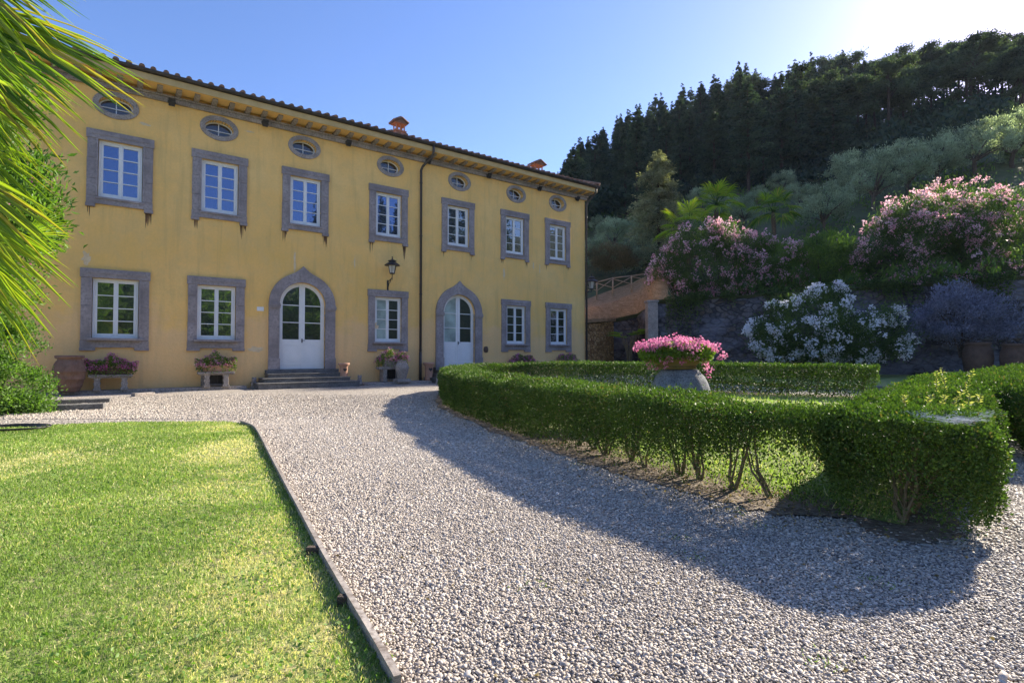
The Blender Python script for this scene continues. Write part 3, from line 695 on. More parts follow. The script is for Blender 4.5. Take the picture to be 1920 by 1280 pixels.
# little basement gratings behind the benches
def grating(s):
    g = MB(); g.plate(rect(s - .38, s + .38, .12, .66), [rect(s - .28, s + .28, .18, .58)], -.03, .005); vg = g.build('basement_vent', M['stone_lt'], villa, bevel=.006)
    MB().box(s - .28, s + .28, -.012, -.004, .18, .58).build('vent_dark_plate', M['iron'], vg)  # black plate painted in for the shade inside the vent
    b_ = MB()
    for k in range(5): b_.tube([(s - .2 + k*.1, -.02, .18), (s - .2 + k*.1, -.02, .58)], .008)
    b_.build('vent_bars', M['gutter'], vg)
grating(S(402)); grating(S(729))
# down pipes
def downpipe(px, top_px):
    s = S(px, .1); st = s + .25
    p = MB(); p.tube([(st, -.74, 9.66), (st, -.74, 9.40), (st - .02, -.62, 9.2), (s + .03, -.20, 8.9), (s, -.12, 8.75), (s, -.12, .02)], .052, 10)
    for z in (1.3, 3.6, 6.0, 8.2): p.tube([(s, -.12, z), (s, -.12, z + .05)], .066, 10)
    p.tube([(s, -.12, .02), (s, -.12, 1.25)], .062, 10)
    p.build('downpipe', M['gutter'], villa, smooth=True)
downpipe(788, 797)
s = S1 - .02
p = MB(); p.tube([(s + .17, -.72, 9.66), (s + .15, -.66, 9.4), (s + .12, -.2, 9.1), (s + .04, -.10, 8.9), (s + .04, -.10, .02)], .052, 10)
for z in (1.3, 3.6, 6.0, 8.2): p.tube([(s + .04, -.10, z), (s + .04, -.10, z + .05)], .066, 10)
p.build('downpipe', M['gutter'], villa, smooth=True)
# house number plate
s, z = fac(488, 579); q = MB(); q.box(s - .11, s + .11, -.02, -.001, z - .07, z + .07); q.build('house_plate', M['white'], villa, bevel=.004)

# pale repair patches and scars in the plaster
for px, py, w_, h_ in ((553, 490, .10, 1.0), (550, 524, .16, .5), (163, 484, .30, .45), (665, 492, .07, .6), (1000, 498, .10, .5), (945, 512, .12, .7), (1012, 505, .06, .6), (272, 233, .35, .12), (468, 247, .3, .08), (760, 435, .10, .12), (700, 610, .5, .35), (480, 655, .6, .25)):
    s, z = fac(px, py); pts = []
    for q in range(22):
        a = 2*math.pi*q/22; k = random.uniform(.45, 1.1); pts.append((s + math.cos(a)*w_/2*k, z + math.sin(a)*h_/2*k))
    MB().plate(pts, [], -.0025, -.0004).build('plaster_patch', M['patch'], villa)
# paved apron and steps
apr = empty('stone_kerb', VLOC, VROT, 'low stone kerb slab running along the foot of the yellow wall', 'kerb')
b = MB(); b.box(S0, doors[0][0] - 1.9, -.50, .0, -.02, .10); b.build('kerb_slab', M['stone_lt'], apr, bevel=.012)
b = MB(); b.box(doors[0][0] + 1.95, doors[1][0] - 1.8, -.95, .0, -.02, .085); b.build('paving_slab', M['stone_lt'], apr, bevel=.012)
b = MB(); b.box(doors[1][0] + 1.8, S1 + .3, -.60, .0, -.02, .10); b.build('kerb_slab', M['stone_lt'], apr, bevel=.012)
for i, (s, wd) in enumerate(doors):
    st = empty('door_steps', wpos(s, 0, 0), VROT, ['wide flight of dark stone steps below the large arched door between the window bays', 'dark stone steps below the arched door right of the downpipe, partly behind the hedge'][i], 'steps', 'stone steps at the arched doors')
    for k, (hw, dep, za, zb) in enumerate(((1.25, .55, .345, .488), (1.45, .88, .205, .344), (1.68, 1.22, -.02, .204))):
        m = MB(); m.box(-hw, hw, -dep, .0 , za, zb - .032); m.box(-hw - .02, hw + .02, -dep - .025, .0, zb - .0315, zb); m.build('step', M['stone_dk'], st, bevel=.008)

# ------------------------------------------------------------------ things on / by the wall
FL = [(322, 193, 'above and between the first and second upstairs windows from the left'), (497, 232, 'right of the second oval window from the left'), (653, 269, 'right of the third oval window from the left'),
      (803, 303, 'just right of the downpipe in mid facade'), (916, 330, 'between the two oval windows right of the downpipe'), (1011, 354, 'between the last two oval windows on the right'), (1082, 373, 'at the right-hand corner of the facade')]
fl0 = None
for px, py, t in FL:
    s, z = fac(px, py, .15); W_ = wpos(s, .0, z)
    if fl0 is None:
        fl0 = empty('floodlight', W_, VROT, '', 'floodlight', 'black floodlights under the cornice')
        a = MB(); a.box(-.03, .03, -.10, .0, .03, .07); a.tube([(-.10, -.15, -.02), (-.10, -.12, .06), (.10, -.12, .06), (.10, -.15, -.02)], .012); a.build('bracket', M['iron'], fl0)
        a = MB(); a.obox((0, -.19, -.03), (.085, 0, 0), (0, .035, .03), (0, -.05, .06)); a.obox((0, -.235, .02), (.095, 0, 0), (0, .012, .01), (0, -.055, .066)); a.build('lamp_housing', M['iron'], fl0, bevel=.006)
        c = fl0
    else:
        c = fl0.copy(); COL.objects.link(c); c.location = tuple(W_)
        for ch in [o for o in bpy.data.objects if o.parent == fl0]:
            d = ch.copy(); COL.objects.link(d); d.parent = c
    c['label'] = 'black floodlight ' + t
def lantern(loc, rz, label, mount, sc_=1.0):
    t = empty('wall_lantern', loc, rz, label, 'lantern'); k = sc_
    hz = lambda *p: tuple(np.array(p)*k)
    h = MB(); n = 6
    h.lathe(hz(0, -.42, 0), [(.09*k, -.02*k), (.10*k, 0), (.10*k, .02*k)], 6)
    for q in range(6):
        a = 2*math.pi*q/6; h.tube([hz(.095*math.cos(a), -.42 + .095*math.sin(a), .02), hz(.155*math.cos(a), -.42 + .155*math.sin(a), .30)], .009*k, 4)
    h.build('lantern_cage', M['iron'], t)
    g = MB(); g.lathe(hz(0, -.42, 0), [(.082*k, .022*k), (.138*k, .295*k)], 6); g.build('lamp_glass', M['frost'], t)
    r = MB(); r.lathe(hz(0, -.42, 0), [(.29*k, .30*k), (.28*k, .325*k), (.17*k, .40*k), (.12*k, .42*k), (.12*k, .455*k), (.165*k, .46*k), (.15*k, .48*k), (.03*k, .53*k), (.015*k, .60*k), (.03*k, .62*k), (.001, .64*k)], 12); r.build('lantern_roof', M['iron'], t)
    a = MB()
    if mount == 'wall':
        a.tube([hz(0, -.42, -.02), hz(0, -.42, -.12), hz(0, -.40, -.16), hz(0, -.02, -.28)], .014*k); a.tube([hz(0, -.34, -.18), hz(0, -.24, -.30), hz(0, -.14, -.32), hz(0, -.05, -.48), hz(0, -.005, -.55)], .014*k)
        a.tube([hz(0, -.42, -.1), hz(0, -.43, -.24)], .012*k); a.box(-.03*k, .03*k, -.02*k, -.001, -.62*k, -.2*k)
    else:
        a.tube([hz(0, -.42, -.02), hz(0, -.42, -.10), hz(0, -.40, -.13), hz(0, 0, -.13)], .018*k); a.tube([hz(0, -.25, -.13), hz(0, -.1, -.25), hz(0, 0, -.28)], .014*k); a.box(-.05*k, .05*k, -.03*k, 0, -.34*k, -.05*k)
    a.build('bracket', M['iron'], t); return t
s, z = fac(735, 512, .42); lantern(wpos(s, 0, z - .02), VROT, 'black iron lantern on a bracket above the curtained ground floor window', 'wall', 1.05)
s, z = fac(1098, 546, .0); P = wpos(S1 + .0, -.05, z + .16)
lantern(P, VROT + math.pi/2, 'black lantern on an arm at the right corner of the villa', 'corner', 1.25)
s, z = fac(911, 655); t = MB(); t.lathe((0, 0, 0), [(.04, -.14), (.10, -.12), (.13, 0), (.10, .11), (.04, .14)], 16, 1, .5); t.tube([(0, -.06, .0), (0, -.13, -.02), (0, -.14, -.06)], .015)
o = t.build('wall_spout', M['terra_dk'], None, True); o.location = tuple(wpos(s, 0, z)); o.rotation_euler = (0, 0, VROT); tag(o, 'small round brown spout fixed on the wall right of the second arched door', 'spout')

# flowers helper
def flowerheads(name, C, rad, npet, psize, m, parent, tone_lo=0.0, outw=None):
    n = len(C); dirs = unit(rng.normal(size=(n, npet, 3)) + (0 if outw is None else outw[:, None, :]*0.9)); rr = rad*rng.uniform(.4, 1, (n, npet, 1))
    P = (C[:, None, :] + dirs*rr).reshape(-1, 3); DRv = (dirs + rng.normal(size=dirs.shape)*.7).reshape(-1, 3)
    return leaves(name, P, DRv, psize*rng.uniform(.7, 1.3, len(P)), psize*rng.uniform(.6, 1.1, len(P)), np.repeat(rng.uniform(tone_lo, 1, n), npet) + rng.normal(size=n*npet)*.12, m, parent, .2)
def potplant(parent, hw, depth, h, nl, nf, fm, seed=0, leafs=.05, droop=0.2, fm2=None, top=None):
    """geranium mound centred on parent's origin (local x along wall)"""
    u = rng.uniform(-1, 1, nl); v = rng.uniform(-1, 1, nl); ww = rng.uniform(0, 1, nl)**.6
    hh = h*(1 - .45*np.abs(u)**2.2)*(1 + .22*np.sin(u*6 + seed) + .1*np.sin(u*13+seed))
    P = np.stack([u*hw, v*depth*np.sqrt(1 - u*u*.6), ww*hh - droop*(1 - ww)*np.abs(v)], 1)
    leaves('foliage', P, rng.normal(size=(nl, 3)) + [0, 0, .6], leafs*rng.uniform(.6, 1.3, nl), leafs*rng.uniform(.6, 1.2, nl), rng.uniform(0, 1, nl), M['shrub'], parent)
    u = rng.uniform(-1, 1, nf); a = rng.uniform(0, math.pi, nf)
    hh = h*(1 - .45*np.abs(u)**2.2)*(1 + .22*np.sin(u*6 + seed) + .1*np.sin(u*13+seed))
    C = np.stack([u*hw*1.04, -np.cos(a)*depth*1.05, hh*(.2 + .85*np.sin(a))], 1)
    k = nf if not fm2 else int(nf*.6)
    flowerheads('flowers', C[:k], .05, 9, .035, fm, parent)
    if fm2: flowerheads('flowers', C[k:], .05, 9, .035, fm2, parent)
# benches
bench0 = None
def bench(s, hw, zt, label, legs=(-.32, .32), out=.42):
    t = empty('stone_bench', wpos(s, out, .10), VROT, label, 'bench', 'stone benches against the villa wall')
    m = MB(); m.box(-hw, hw, -.19, .19, zt - .17, zt - .10); m.box(-hw + .03, hw - .03, -.16, .16, zt - .20, zt - .1705); m.build('seat', M['stone_lt'], t, bevel=.012)
    for l in legs:
        m = MB(); H = zt - .20
        pr = [(.09, 0), (.10, .05), (.07, .08), (.065, H*.35), (.085, H*.55), (.06, H*.75), (.08, H*.92), (.09, H)]
        vs = []; 
        for w_, z_ in pr: vs += [(l - w_, -.15, z_), (l + w_, -.15, z_), (l + w_, .15, z_), (l - w_, .15, z_)]
        n = len(pr); fs = [(i*4+k, i*4+(k+1) % 4, (i+1)*4+(k+1) % 4, (i+1)*4+k) for i in range(n-1) for k in range(4)] + [(3, 2, 1, 0), tuple(4*(n-1) + k for k in range(4))]
        m.add(vs, fs); m.build('leg', M['stone_lt'], t, bevel=.008)
    return t
def trough(s, out, z, hw, h, label, m='terra', cat='planter', **kw):
    t = empty('flower_trough', wpos(s, out, z), VROT, label, cat, 'planters of geraniums along the villa wall')
    b_ = MB(); pr = [(hw*.86, .11, 0), (hw*.95, .135, h*.8), (hw*1.0, .15, h*.81), (hw*1.0, .15, h), (hw*.94, .12, h), (hw*.93, .115, h*.85)]
    vs = []
    for a, bb, z_ in pr: vs += [(-a, -bb, z_), (a, -bb, z_), (a, bb, z_), (-a, bb, z_)]
    n = len(pr); fs = [(i*4+k, i*4+(k+1) % 4, (i+1)*4+(k+1) % 4, (i+1)*4+k) for i in range(n-1) for k in range(4)] + [(3, 2, 1, 0), tuple(4*(n-1) + k for k in range(4))]
    b_.add(vs, fs); b_.build('pot', M[m], t, bevel=.006)
    e = bpy.data.objects.new('plant', None)
    pl = kw
    # foliage is built around the rim
    class _: pass
    n0 = [o for o in bpy.data.objects]
    potplant(t, kw['fw'], kw.get('fd', .25), kw['fh'], kw['nl'], kw['nf'], M[kw['fm']], kw.get('seed', 0), fm2=M[kw['fm2']] if kw.get('fm2') else None)
    for o in bpy.data.objects:
        if o.parent == t and o.name.split('.')[0] in ('foliage', 'flowers'): o.location = (0, 0, h*.55)
    bpy.data.objects.remove(e)
    return t
s1 = cen(172, 246); s2 = cen(367, 437); s4 = cen(697, 757); s6 = cen(944, 992); s7 = cen(1034, 1078)
bench(s1, .52, .56, 'stone bench beside the dark terracotta jar at the left end of the wall')
trough(s1 - .02, .42, .53 + .03, .46, .17, 'trough of pink and magenta geraniums on the leftmost stone bench', 'terra_dk', fw=.62, fh=.38, nl=2600, nf=210, fm='pink', fm2='magenta', seed=1)
bench(s2, .52, .59, 'stone bench under the second ground floor window, left of the steps', (-.27, .27))
trough(s2, .42, .59 + .0, .42, .20, 'red terracotta trough of sparse pink geraniums on the bench left of the wide steps', 'terra', fw=.58, fh=.42, nl=1900, nf=95, fm='pink', fm2='palepink', seed=2)
bench(s4, .62, .66, 'stone bench between the wide steps and the downpipe, behind the pale urn', (-.36, .36), .45)
trough(s4 - .02, .45, .66, .40, .24, 'trough of mixed white and magenta geraniums on the bench behind the pale urn', 'stone_lt', fw=.60, fh=.46, nl=2200, nf=150, fm='magenta', fm2='palepink', seed=3)
bench(s6, .5, .55, 'stone bench beyond the second arched door, half hidden by the hedge', (-.3, .3))
trough(s6, .42, .55, .42, .2, 'trough of purple flowers right of the second arched door, above the hedge top', 'terra', fw=.66, fh=.42, nl=2200, nf=170, fm='magenta', seed=4)
bench(s7, .5, .52, 'stone bench at the far right end of the wall, half hidden by the hedge', (-.3, .3))
trough(s7 - .1, .42, .52, .36, .26, 'pale trough of purple flowers nearest the right corner of the villa', 'terra', fw=.62, fh=.45, nl=1600, nf=120, fm='magenta', seed=5)

def pot(name, loc, prof, m, label, cat, group=None, n=28, extra=None):
    t = MB(); t.lathe((0, 0, 0), prof, n); o = t.build(name, m, None, True); o.location = tuple(loc); tag(o, label, cat, group); return o
# tall terracotta jar, left
s, _z = fac(130, 735, .5)
Pj = wpos(s, .62, .10)
pot('terracotta_jar', Pj, [(.02, .0), (.22, 0), (.24, .03), (.26, .12), (.285, .13), (.29, .16), (.33, .34), (.355, .35), (.35, .38), (.365, .55), (.385, .56), (.38, .59), (.355, .74), (.31, .84), (.27, .89), (.27, .92), (.31, .94), (.33, .97), (.33, 1.01), (.28, 1.02), (.25, .98), (.02, .9)], M['terra_jar'],
    'large dark ribbed terracotta jar by the leafy bush at the left', 'jar')
# chimney-pot shaped terracotta pots with heart cut-outs, their dark inside painted as a black plate
def heartpot(P, k, label):
    t = empty('terracotta_pot', P, VROT, label, 'pot', 'terracotta pots with a heart beside the doors')
    b_ = MB(); b_.lathe((0, 0, 0), [(.01, 0), (.15*k, 0), (.15*k, .03*k), (.135*k, .05*k), (.15*k, .52*k), (.20*k, .58*k), (.215*k, .60*k), (.215*k, .66*k), (.18*k, .66*k), (.14*k, .6*k), (.01, .58*k)], 24); b_.build('pot', M['terra'], t, True)
    hh = MB(); pts = []
    for q in range(24):
        a = 2*math.pi*q/24; pts.append((.0045*k*16*math.sin(a)**3*1.0, .40*k + .0045*k*(13*math.cos(a) - 5*math.cos(2*a) - 2*math.cos(3*a) - math.cos(4*a))))
    hh.plate(pts, [], -.153*k, -.12*k); hh.build('heart_dark_plate', M['iron'], t)
s, z = fac(648, 712, .75); heartpot(wpos(s, .55, .204), .95, 'slim terracotta pot with a heart opening on the right end of the wide steps')
s, z = fac(806, 708, .5); heartpot(wpos(s, .40, .085), 1.12, 'terracotta pot with a heart opening between the downpipe and the second arched door')
# pale urn on plinth
s, z = fac(754, 720, .9); t = empty('pale_urn', wpos(s, .88, .085), VROT, 'tall pale stone urn on a square plinth in front of the bench', 'urn')
MB().box(-.27, .27, -.22, .22, 0, .12).build('plinth', M['stone_lt'], t, bevel=.012)
b_ = MB(); b_.lathe((0, 0, .12), [(.01, 0), (.16, 0), (.17, .03), (.19, .12), (.24, .32), (.255, .40), (.245, .50), (.20, .60), (.165, .66), (.19, .68), (.19, .71), (.15, .71), (.01, .68)], 28); b_.build('urn_body', M['stone_lt'], t, True)
# small carved stone figures / balls at the ends of the steps
def guard(px, py, label, k=1.0):
    X, Y = ground(px, py); t = MB()
    t.lathe((0, 0, 0), [(.01, 0), (.13*k, 0), (.13*k, .06*k), (.10*k, .09*k), (.11*k, .22*k), (.075*k, .28*k), (.09*k, .34*k), (.07*k, .41*k), (.01, .43*k)], 14); t.obox((.0, -.08*k, .06*k), (.05*k, 0, 0), (0, .07*k, 0), (0, 0, .05*k)); t.obox((.05, -.02, .40*k), (.02, 0, 0), (0, .02, 0), (0, 0, .04)); t.obox((-.05, -.02, .40*k), (.02, 0, 0), (0, .02, 0), (0, 0, .04))
    o = t.build('stone_figure', M['stone_lt'], None, True); o.location = (X, Y, 0); o.rotation_euler = (0, 0, VROT); tag(o, label, 'stone figure', 'small stone figures at the ends of the steps')
guard(476, 728, 'small worn stone figure at the left end of the wide steps', .85); guard(674, 722, 'small worn stone figure at the right end of the wide steps', .85); guard(822, 719, 'short stone post at the left end of the second arched door steps', .9)
# loose stone beams on the gravel at left
def beam(pa, pb, h, w, label, m='stone_dk'):
    A = np.array([*ground(*pa), 0]); B = np.array([*ground(*pb), 0]); d = unit(B - A); nn = np.array([-d[1], d[0], 0]); L = np.linalg.norm(B - A)/2
    o = MB().obox((0, 0, 0), (L, 0, 0), (0, w/2, 0), (0, 0, h/2)).build('stone_beam', M[m], None, bevel=.012); C_ = (A + B)/2 + nn*w/2
    o.location = (C_[0], C_[1], h/2); o.rotation_euler = (0, 0, math.atan2(d[1], d[0])); tag(o, label, 'stone beam', 'stone beams lying on the gravel')
beam((50, 773), (194, 767), .12, .30, 'long flat stone beam on the gravel, the nearer of the two by the bush')
beam((62, 760), (206, 754.5), .10, .22, 'long flat stone beam on the gravel, the farther of the two by the bush')
beam((253, 743.5), (291, 741), .09, .2, 'short loose stone block on the gravel in front of the kerb', 'stone_lt')
# hose coil
hb = MB(); P0 = ground(22, 806)
for k in range(4):
    rr = .22 + .035*k; hb.tube([(P0[0] + rr*1.5*math.cos(t) + .03*k, P0[1] + rr*math.sin(t) - .02*k, .02 + .013*k) for t in np.linspace(0, 6.1, 26)], .011, 6)
hb.tube([(P0[0] + .3, P0[1] + .2, .02), (P0[0] - .6, P0[1] + .45, .02), (P0[0] - 1.5, P0[1] + .3, .02)], .011)
o = hb.build('garden_hose', M['iron'], None, True); tag(o, 'black garden hose coiled on the gravel at the edge of the lawn', 'hose')

# ------------------------------------------------------------------ board edging of the lawn
eb_ = empty('edging_board', (EDGE[5][0], EDGE[5][1], 0), 0, 'thin weathered grey board edging between lawn and gravel', 'edging')
E_ = smooth(np.array([(a, b_) for a, b_ in EDGE[:11]]), 4); T_ = unit(np.gradient(E_, axis=0)); N_ = np.stack([-T_[:, 1], T_[:, 0]], 1)
m = MB(); hwid = .013; n = len(E_); vs = []
for p, nn in zip(E_, N_):
    jz = .062
    for sgn, z_ in ((-1, 0), (1, 0), (1, jz), (-1, jz)): q = p + nn*hwid*sgn; vs.append((q[0] - EDGE[5][0], q[1] - EDGE[5][1], z_))
m.add(vs, [(i*4+k, i*4+(k+1) % 4, (i+1)*4+(k+1) % 4, (i+1)*4+k) for i in range(n-1) for k in range(4)] + [(3, 2, 1, 0), tuple(4*(n-1) + k for k in range(4))])
m.build('board', M['wood'], eb_)
for px, py in ((590, 1042), (652, 1138)):
    g = ground(px, py); x_, y_ = g[0] - EDGE[5][0], g[1] - EDGE[5][1]
    MB().box(x_ - .045, x_ + .03, y_ - .02, y_ + .02, 0, .055).build('stake', M['bark'], eb_, bevel=.004)

# ------------------------------------------------------------------ gravel pebbles (instanced stones) on the drive
def pebbles():
    pc = bpy.data.collections.new('pebble_shapes')
    for v in range(4):
        bm = bmesh.new(); bmesh.ops.create_icosphere(bm, subdivisions=2 if v < 2 else 1, radius=1)
        r_ = random.Random(v); kx, ky = r_.uniform(.8, 1.2), r_.uniform(.55, .8)
        for vt in bm.verts:
            q = 1 + .13*math.sin(vt.co.x*2.1 + v)*math.cos(vt.co.y*2.7 + v*2) + .08*math.sin(vt.co.z*3 + v)
            vt.co = Vector((vt.co.x*kx*q, vt.co.y*ky*q, vt.co.z*.52*q))
        for f in bm.faces: f.smooth = True
        me = bpy.data.meshes.new('pebble'); bm.to_mesh(me); bm.free(); me.materials.append(M['pebble'])
        pc.objects.link(bpy.data.objects.new('pebble', me))
    pts = []
    for (y0, y1, sp, rad) in ((1.55, 2.6, .0124, .0074), (2.6, 4.2, .0128, .0076), (4.2, 6.4, .0142, .0084), (6.4, 9.5, .0170, .0098), (9.5, 15.5, .026, .0130)):
        xs = np.arange(-5.5 if y0 < 9 else -10.5, 9.5, sp); ys = np.arange(y0, y1, sp); X, Y = np.meshgrid(xs, ys); X = X.ravel(); Y = Y.ravel()
        X = X + rng.uniform(-.55, .55, len(X))*sp; Y = Y + rng.uniform(-.55, .55, len(Y))*sp
        px = CX + F*X/Y; k = (px > 10) & (px < 2150) & (X < Y*1.25); X, Y = X[k], Y[k]
        k = ~inside(LAWN, X, Y) & ~inside(OVAL, X, Y); X, Y = X[k], Y[k]
        # thin out under the hedges
        allh = np.vstack([HA[:, :3], HB[::2, :3], HC[::2, :3]])
        dmin = np.full(len(X), 9.0)
        for hx, hy, hw in allh: dmin = np.minimum(dmin, np.hypot(X - hx, Y - hy) - hw)
        dmin += .12*wav(np.c_[X, Y, X*0], 4.0, 77); k = (dmin > .06) | (rng.uniform(size=len(X)) < np.clip((dmin + .28)/.5, .05, 1)**1.3); X, Y = X[k], Y[k]
        z = rng.uniform(-.2, .5, len(X))*rad + .003 
        if y0 > 9:
            k = rng.uniform(size=len(X)) < np.clip((15.5 - Y)/6, 0, 1)**.8; X, Y, z = X[k], Y[k], z[k]
        pts.append(np.c_[X, Y, z, rad*rng.lognormal(0, .30, len(X))*(1 + .18*wav(np.c_[X, Y, X*0], 1.1, 71))])
    A = np.vstack(pts); n = len(A); print('pebbles', n)
    me = bpy.data.meshes.new('gravel'); me.vertices.add(n); me.vertices.foreach_set('co', A[:, :3].astype(np.float32).ravel())
    a = me.attributes.new('scl', 'FLOAT', 'POINT'); a.data.foreach_set('value', A[:, 3].astype(np.float32))
    a = me.attributes.new('rot', 'FLOAT_VECTOR', 'POINT'); R_ = np.c_[rng.normal(size=n)*.35, rng.normal(size=n)*.35, rng.uniform(0, 6.28, n)]; a.data.foreach_set('vector', R_.astype(np.float32).ravel())
    a = me.attributes.new('tone', 'FLOAT', 'POINT'); a.data.foreach_set('value', np.clip(rng.beta(2.0, 1.9, n) + .10*wav(A[:, :3], .9, 72) + .06*wav(A[:, :3], 3.5, 73), 0, .93 + .07*(rng.uniform(size=n) < .02)).astype(np.float32))
    o = link('gravel', me, M['pebble']); tag(o, 'loose rounded pale pebbles covering the drive', None, None, 'stuff'); o['category'] = 'gravel'
    g = bpy.data.node_groups.new('gravel_scatter', 'GeometryNodeTree')
    g.interface.new_socket('Geometry', in_out='INPUT', socket_type='NodeSocketGeometry'); g.interface.new_socket('Geometry', in_out='OUTPUT', socket_type='NodeSocketGeometry')
    gi = g.nodes.new('NodeGroupInput'); go = g.nodes.new('NodeGroupOutput'); ip = g.nodes.new('GeometryNodeInstanceOnPoints')
    ci = g.nodes.new('GeometryNodeCollectionInfo'); ci.inputs['Collection'].default_value = pc; ci.inputs['Separate Children'].default_value = True; ci.inputs['Reset Children'].default_value = True
    na = g.nodes.new('GeometryNodeInputNamedAttribute'); na.data_type = 'FLOAT'; na.inputs['Name'].default_value = 'scl'
    nr = g.nodes.new('GeometryNodeInputNamedAttribute'); nr.data_type = 'FLOAT_VECTOR'; nr.inputs['Name'].default_value = 'rot'
    er = g.nodes.new('FunctionNodeEulerToRotation')
    L = g.links; L.new(gi.outputs[0], ip.inputs['Points']); L.new(ci.outputs[0], ip.inputs['Instance']); ip.inputs['Pick Instance'].default_value = True
    L.new([q for q in nr.outputs if q.enabled][0], er.inputs[0]); L.new(er.outputs[0], ip.inputs['Rotation']); L.new([q for q in na.outputs if q.enabled][0], ip.inputs['Scale'])
    L.new(ip.outputs[0], go.inputs[0]); md = o.modifiers.new('scatter', 'NODES'); md.node_group = g
pebbles()

# ------------------------------------------------------------------ grass
def grass(name, poly, zones, z0, label, hscale=1.0):
    V = []; 
    Ps = []; Ls = []
    for (x0, x1, y0, y1, dens, h, wd) in zones:
        n = int((x1-x0)*(y1-y0)*dens); X = rng.uniform(x0, x1, n); Y = rng.uniform(y0, y1, n)
        k = inside(poly, X, Y) & (np.abs(X) < Y*1.05 + .3); X, Y = X[k], Y[k]; Ps.append(np.c_[X, Y, np.full(len(X), z0)]); Ls.append(np.c_[np.full(len(X), h), np.full(len(X), wd)])
    P = np.vstack(Ps); L = np.vstack(Ls); n = len(P); print(name, n)
    c1 = wav(P, .9, 3)*1.3; c2 = wav(P, 5.0, 4); c3 = wav(P, 14.0, 5)
    keep = rng.uniform(size=n) < .80 + .25*c3; P, L, c1, c2, c3 = P[keep], L[keep], c1[keep], c2[keep], c3[keep]; n = len(P)
    d = np.c_[rng.normal(size=(n, 2))*.55, np.ones(n)]
    tone = .42 + .12*c1 + .15*c2 + .10*c3 + rng.normal(size=n)*.15
    # straw-coloured dry patches towards the board
    ex = np.interp(P[:, 1], [e[1] for e in EDGE], [e[0] for e in EDGE])
    dr = np.exp(-((ex - P[:, 0] - .45)/.40)**2)*np.clip(.45 + .9*wav(P, 2.2, 9), 0, 1) if name == 'lawn_grass' else np.zeros(n)
    dry = rng.uniform(size=n) < .035 + .05*np.clip(c1 + .1, 0, 1) + .80*dr; tone[dry] = rng.uniform(.88, 1, dry.sum())
    if name == 'lawn_grass':
        worn = np.zeros(n)
        for q_, r_ in (((500, 1075), .17), ((545, 1120), .13), ((455, 845), .5), ((470, 905), .35), ((560, 1210), .12), ((60, 870), .6), ((600, 1200), .10)):
            g_ = ground(*q_); worn = np.maximum(worn, np.exp(-((P[:, 0] - g_[0])**2 + ((P[:, 1] - g_[1])*.6)**2)/r_**2))
        worn *= np.clip(.7 + .8*c2, 0, 1); tone = np.where(rng.uniform(size=n) < worn*.9, rng.uniform(.88, 1, n), tone)
        kk = rng.uniform(size=n) > worn*.62; P, L, d, tone, c2, dr = P[kk], L[kk], d[kk], tone[kk], c2[kk], dr[kk]; n = len(P)
    leaves(name, P, d, L[:, 0]*rng.uniform(.5, 1.35, n)*(1 + .3*c2)*(1 - .35*dr)*hscale, L[:, 1]*rng.uniform(.7, 1.3, n), tone, M['grass'], None, .05)
    o = bpy.data.objects[name]; tag(o, label, 'grass', None, 'stuff')
    return P
grass('lawn_grass', LAWN, [(-2.6, .3, 1.5, 2.6, 22000, .024, .0034), (-4.4, 0, 2.6, 4.0, 13000, .026, .0045), (-6.5, -.2, 4.0, 6.0, 8000, .027, .0065), (-11, -.8, 6.0, 9.6, 4500, .028, .010)], .012, 'short sunlit mown grass on the lawn in the left foreground')
grass('oval_grass', OVAL, [(1, 5, 3.5, 8, 1500, .05, .009), (-1.6, 10, 8, 18.5, 160, .08, .025)], .012, 'rough sunlit grass inside the oval box hedge')
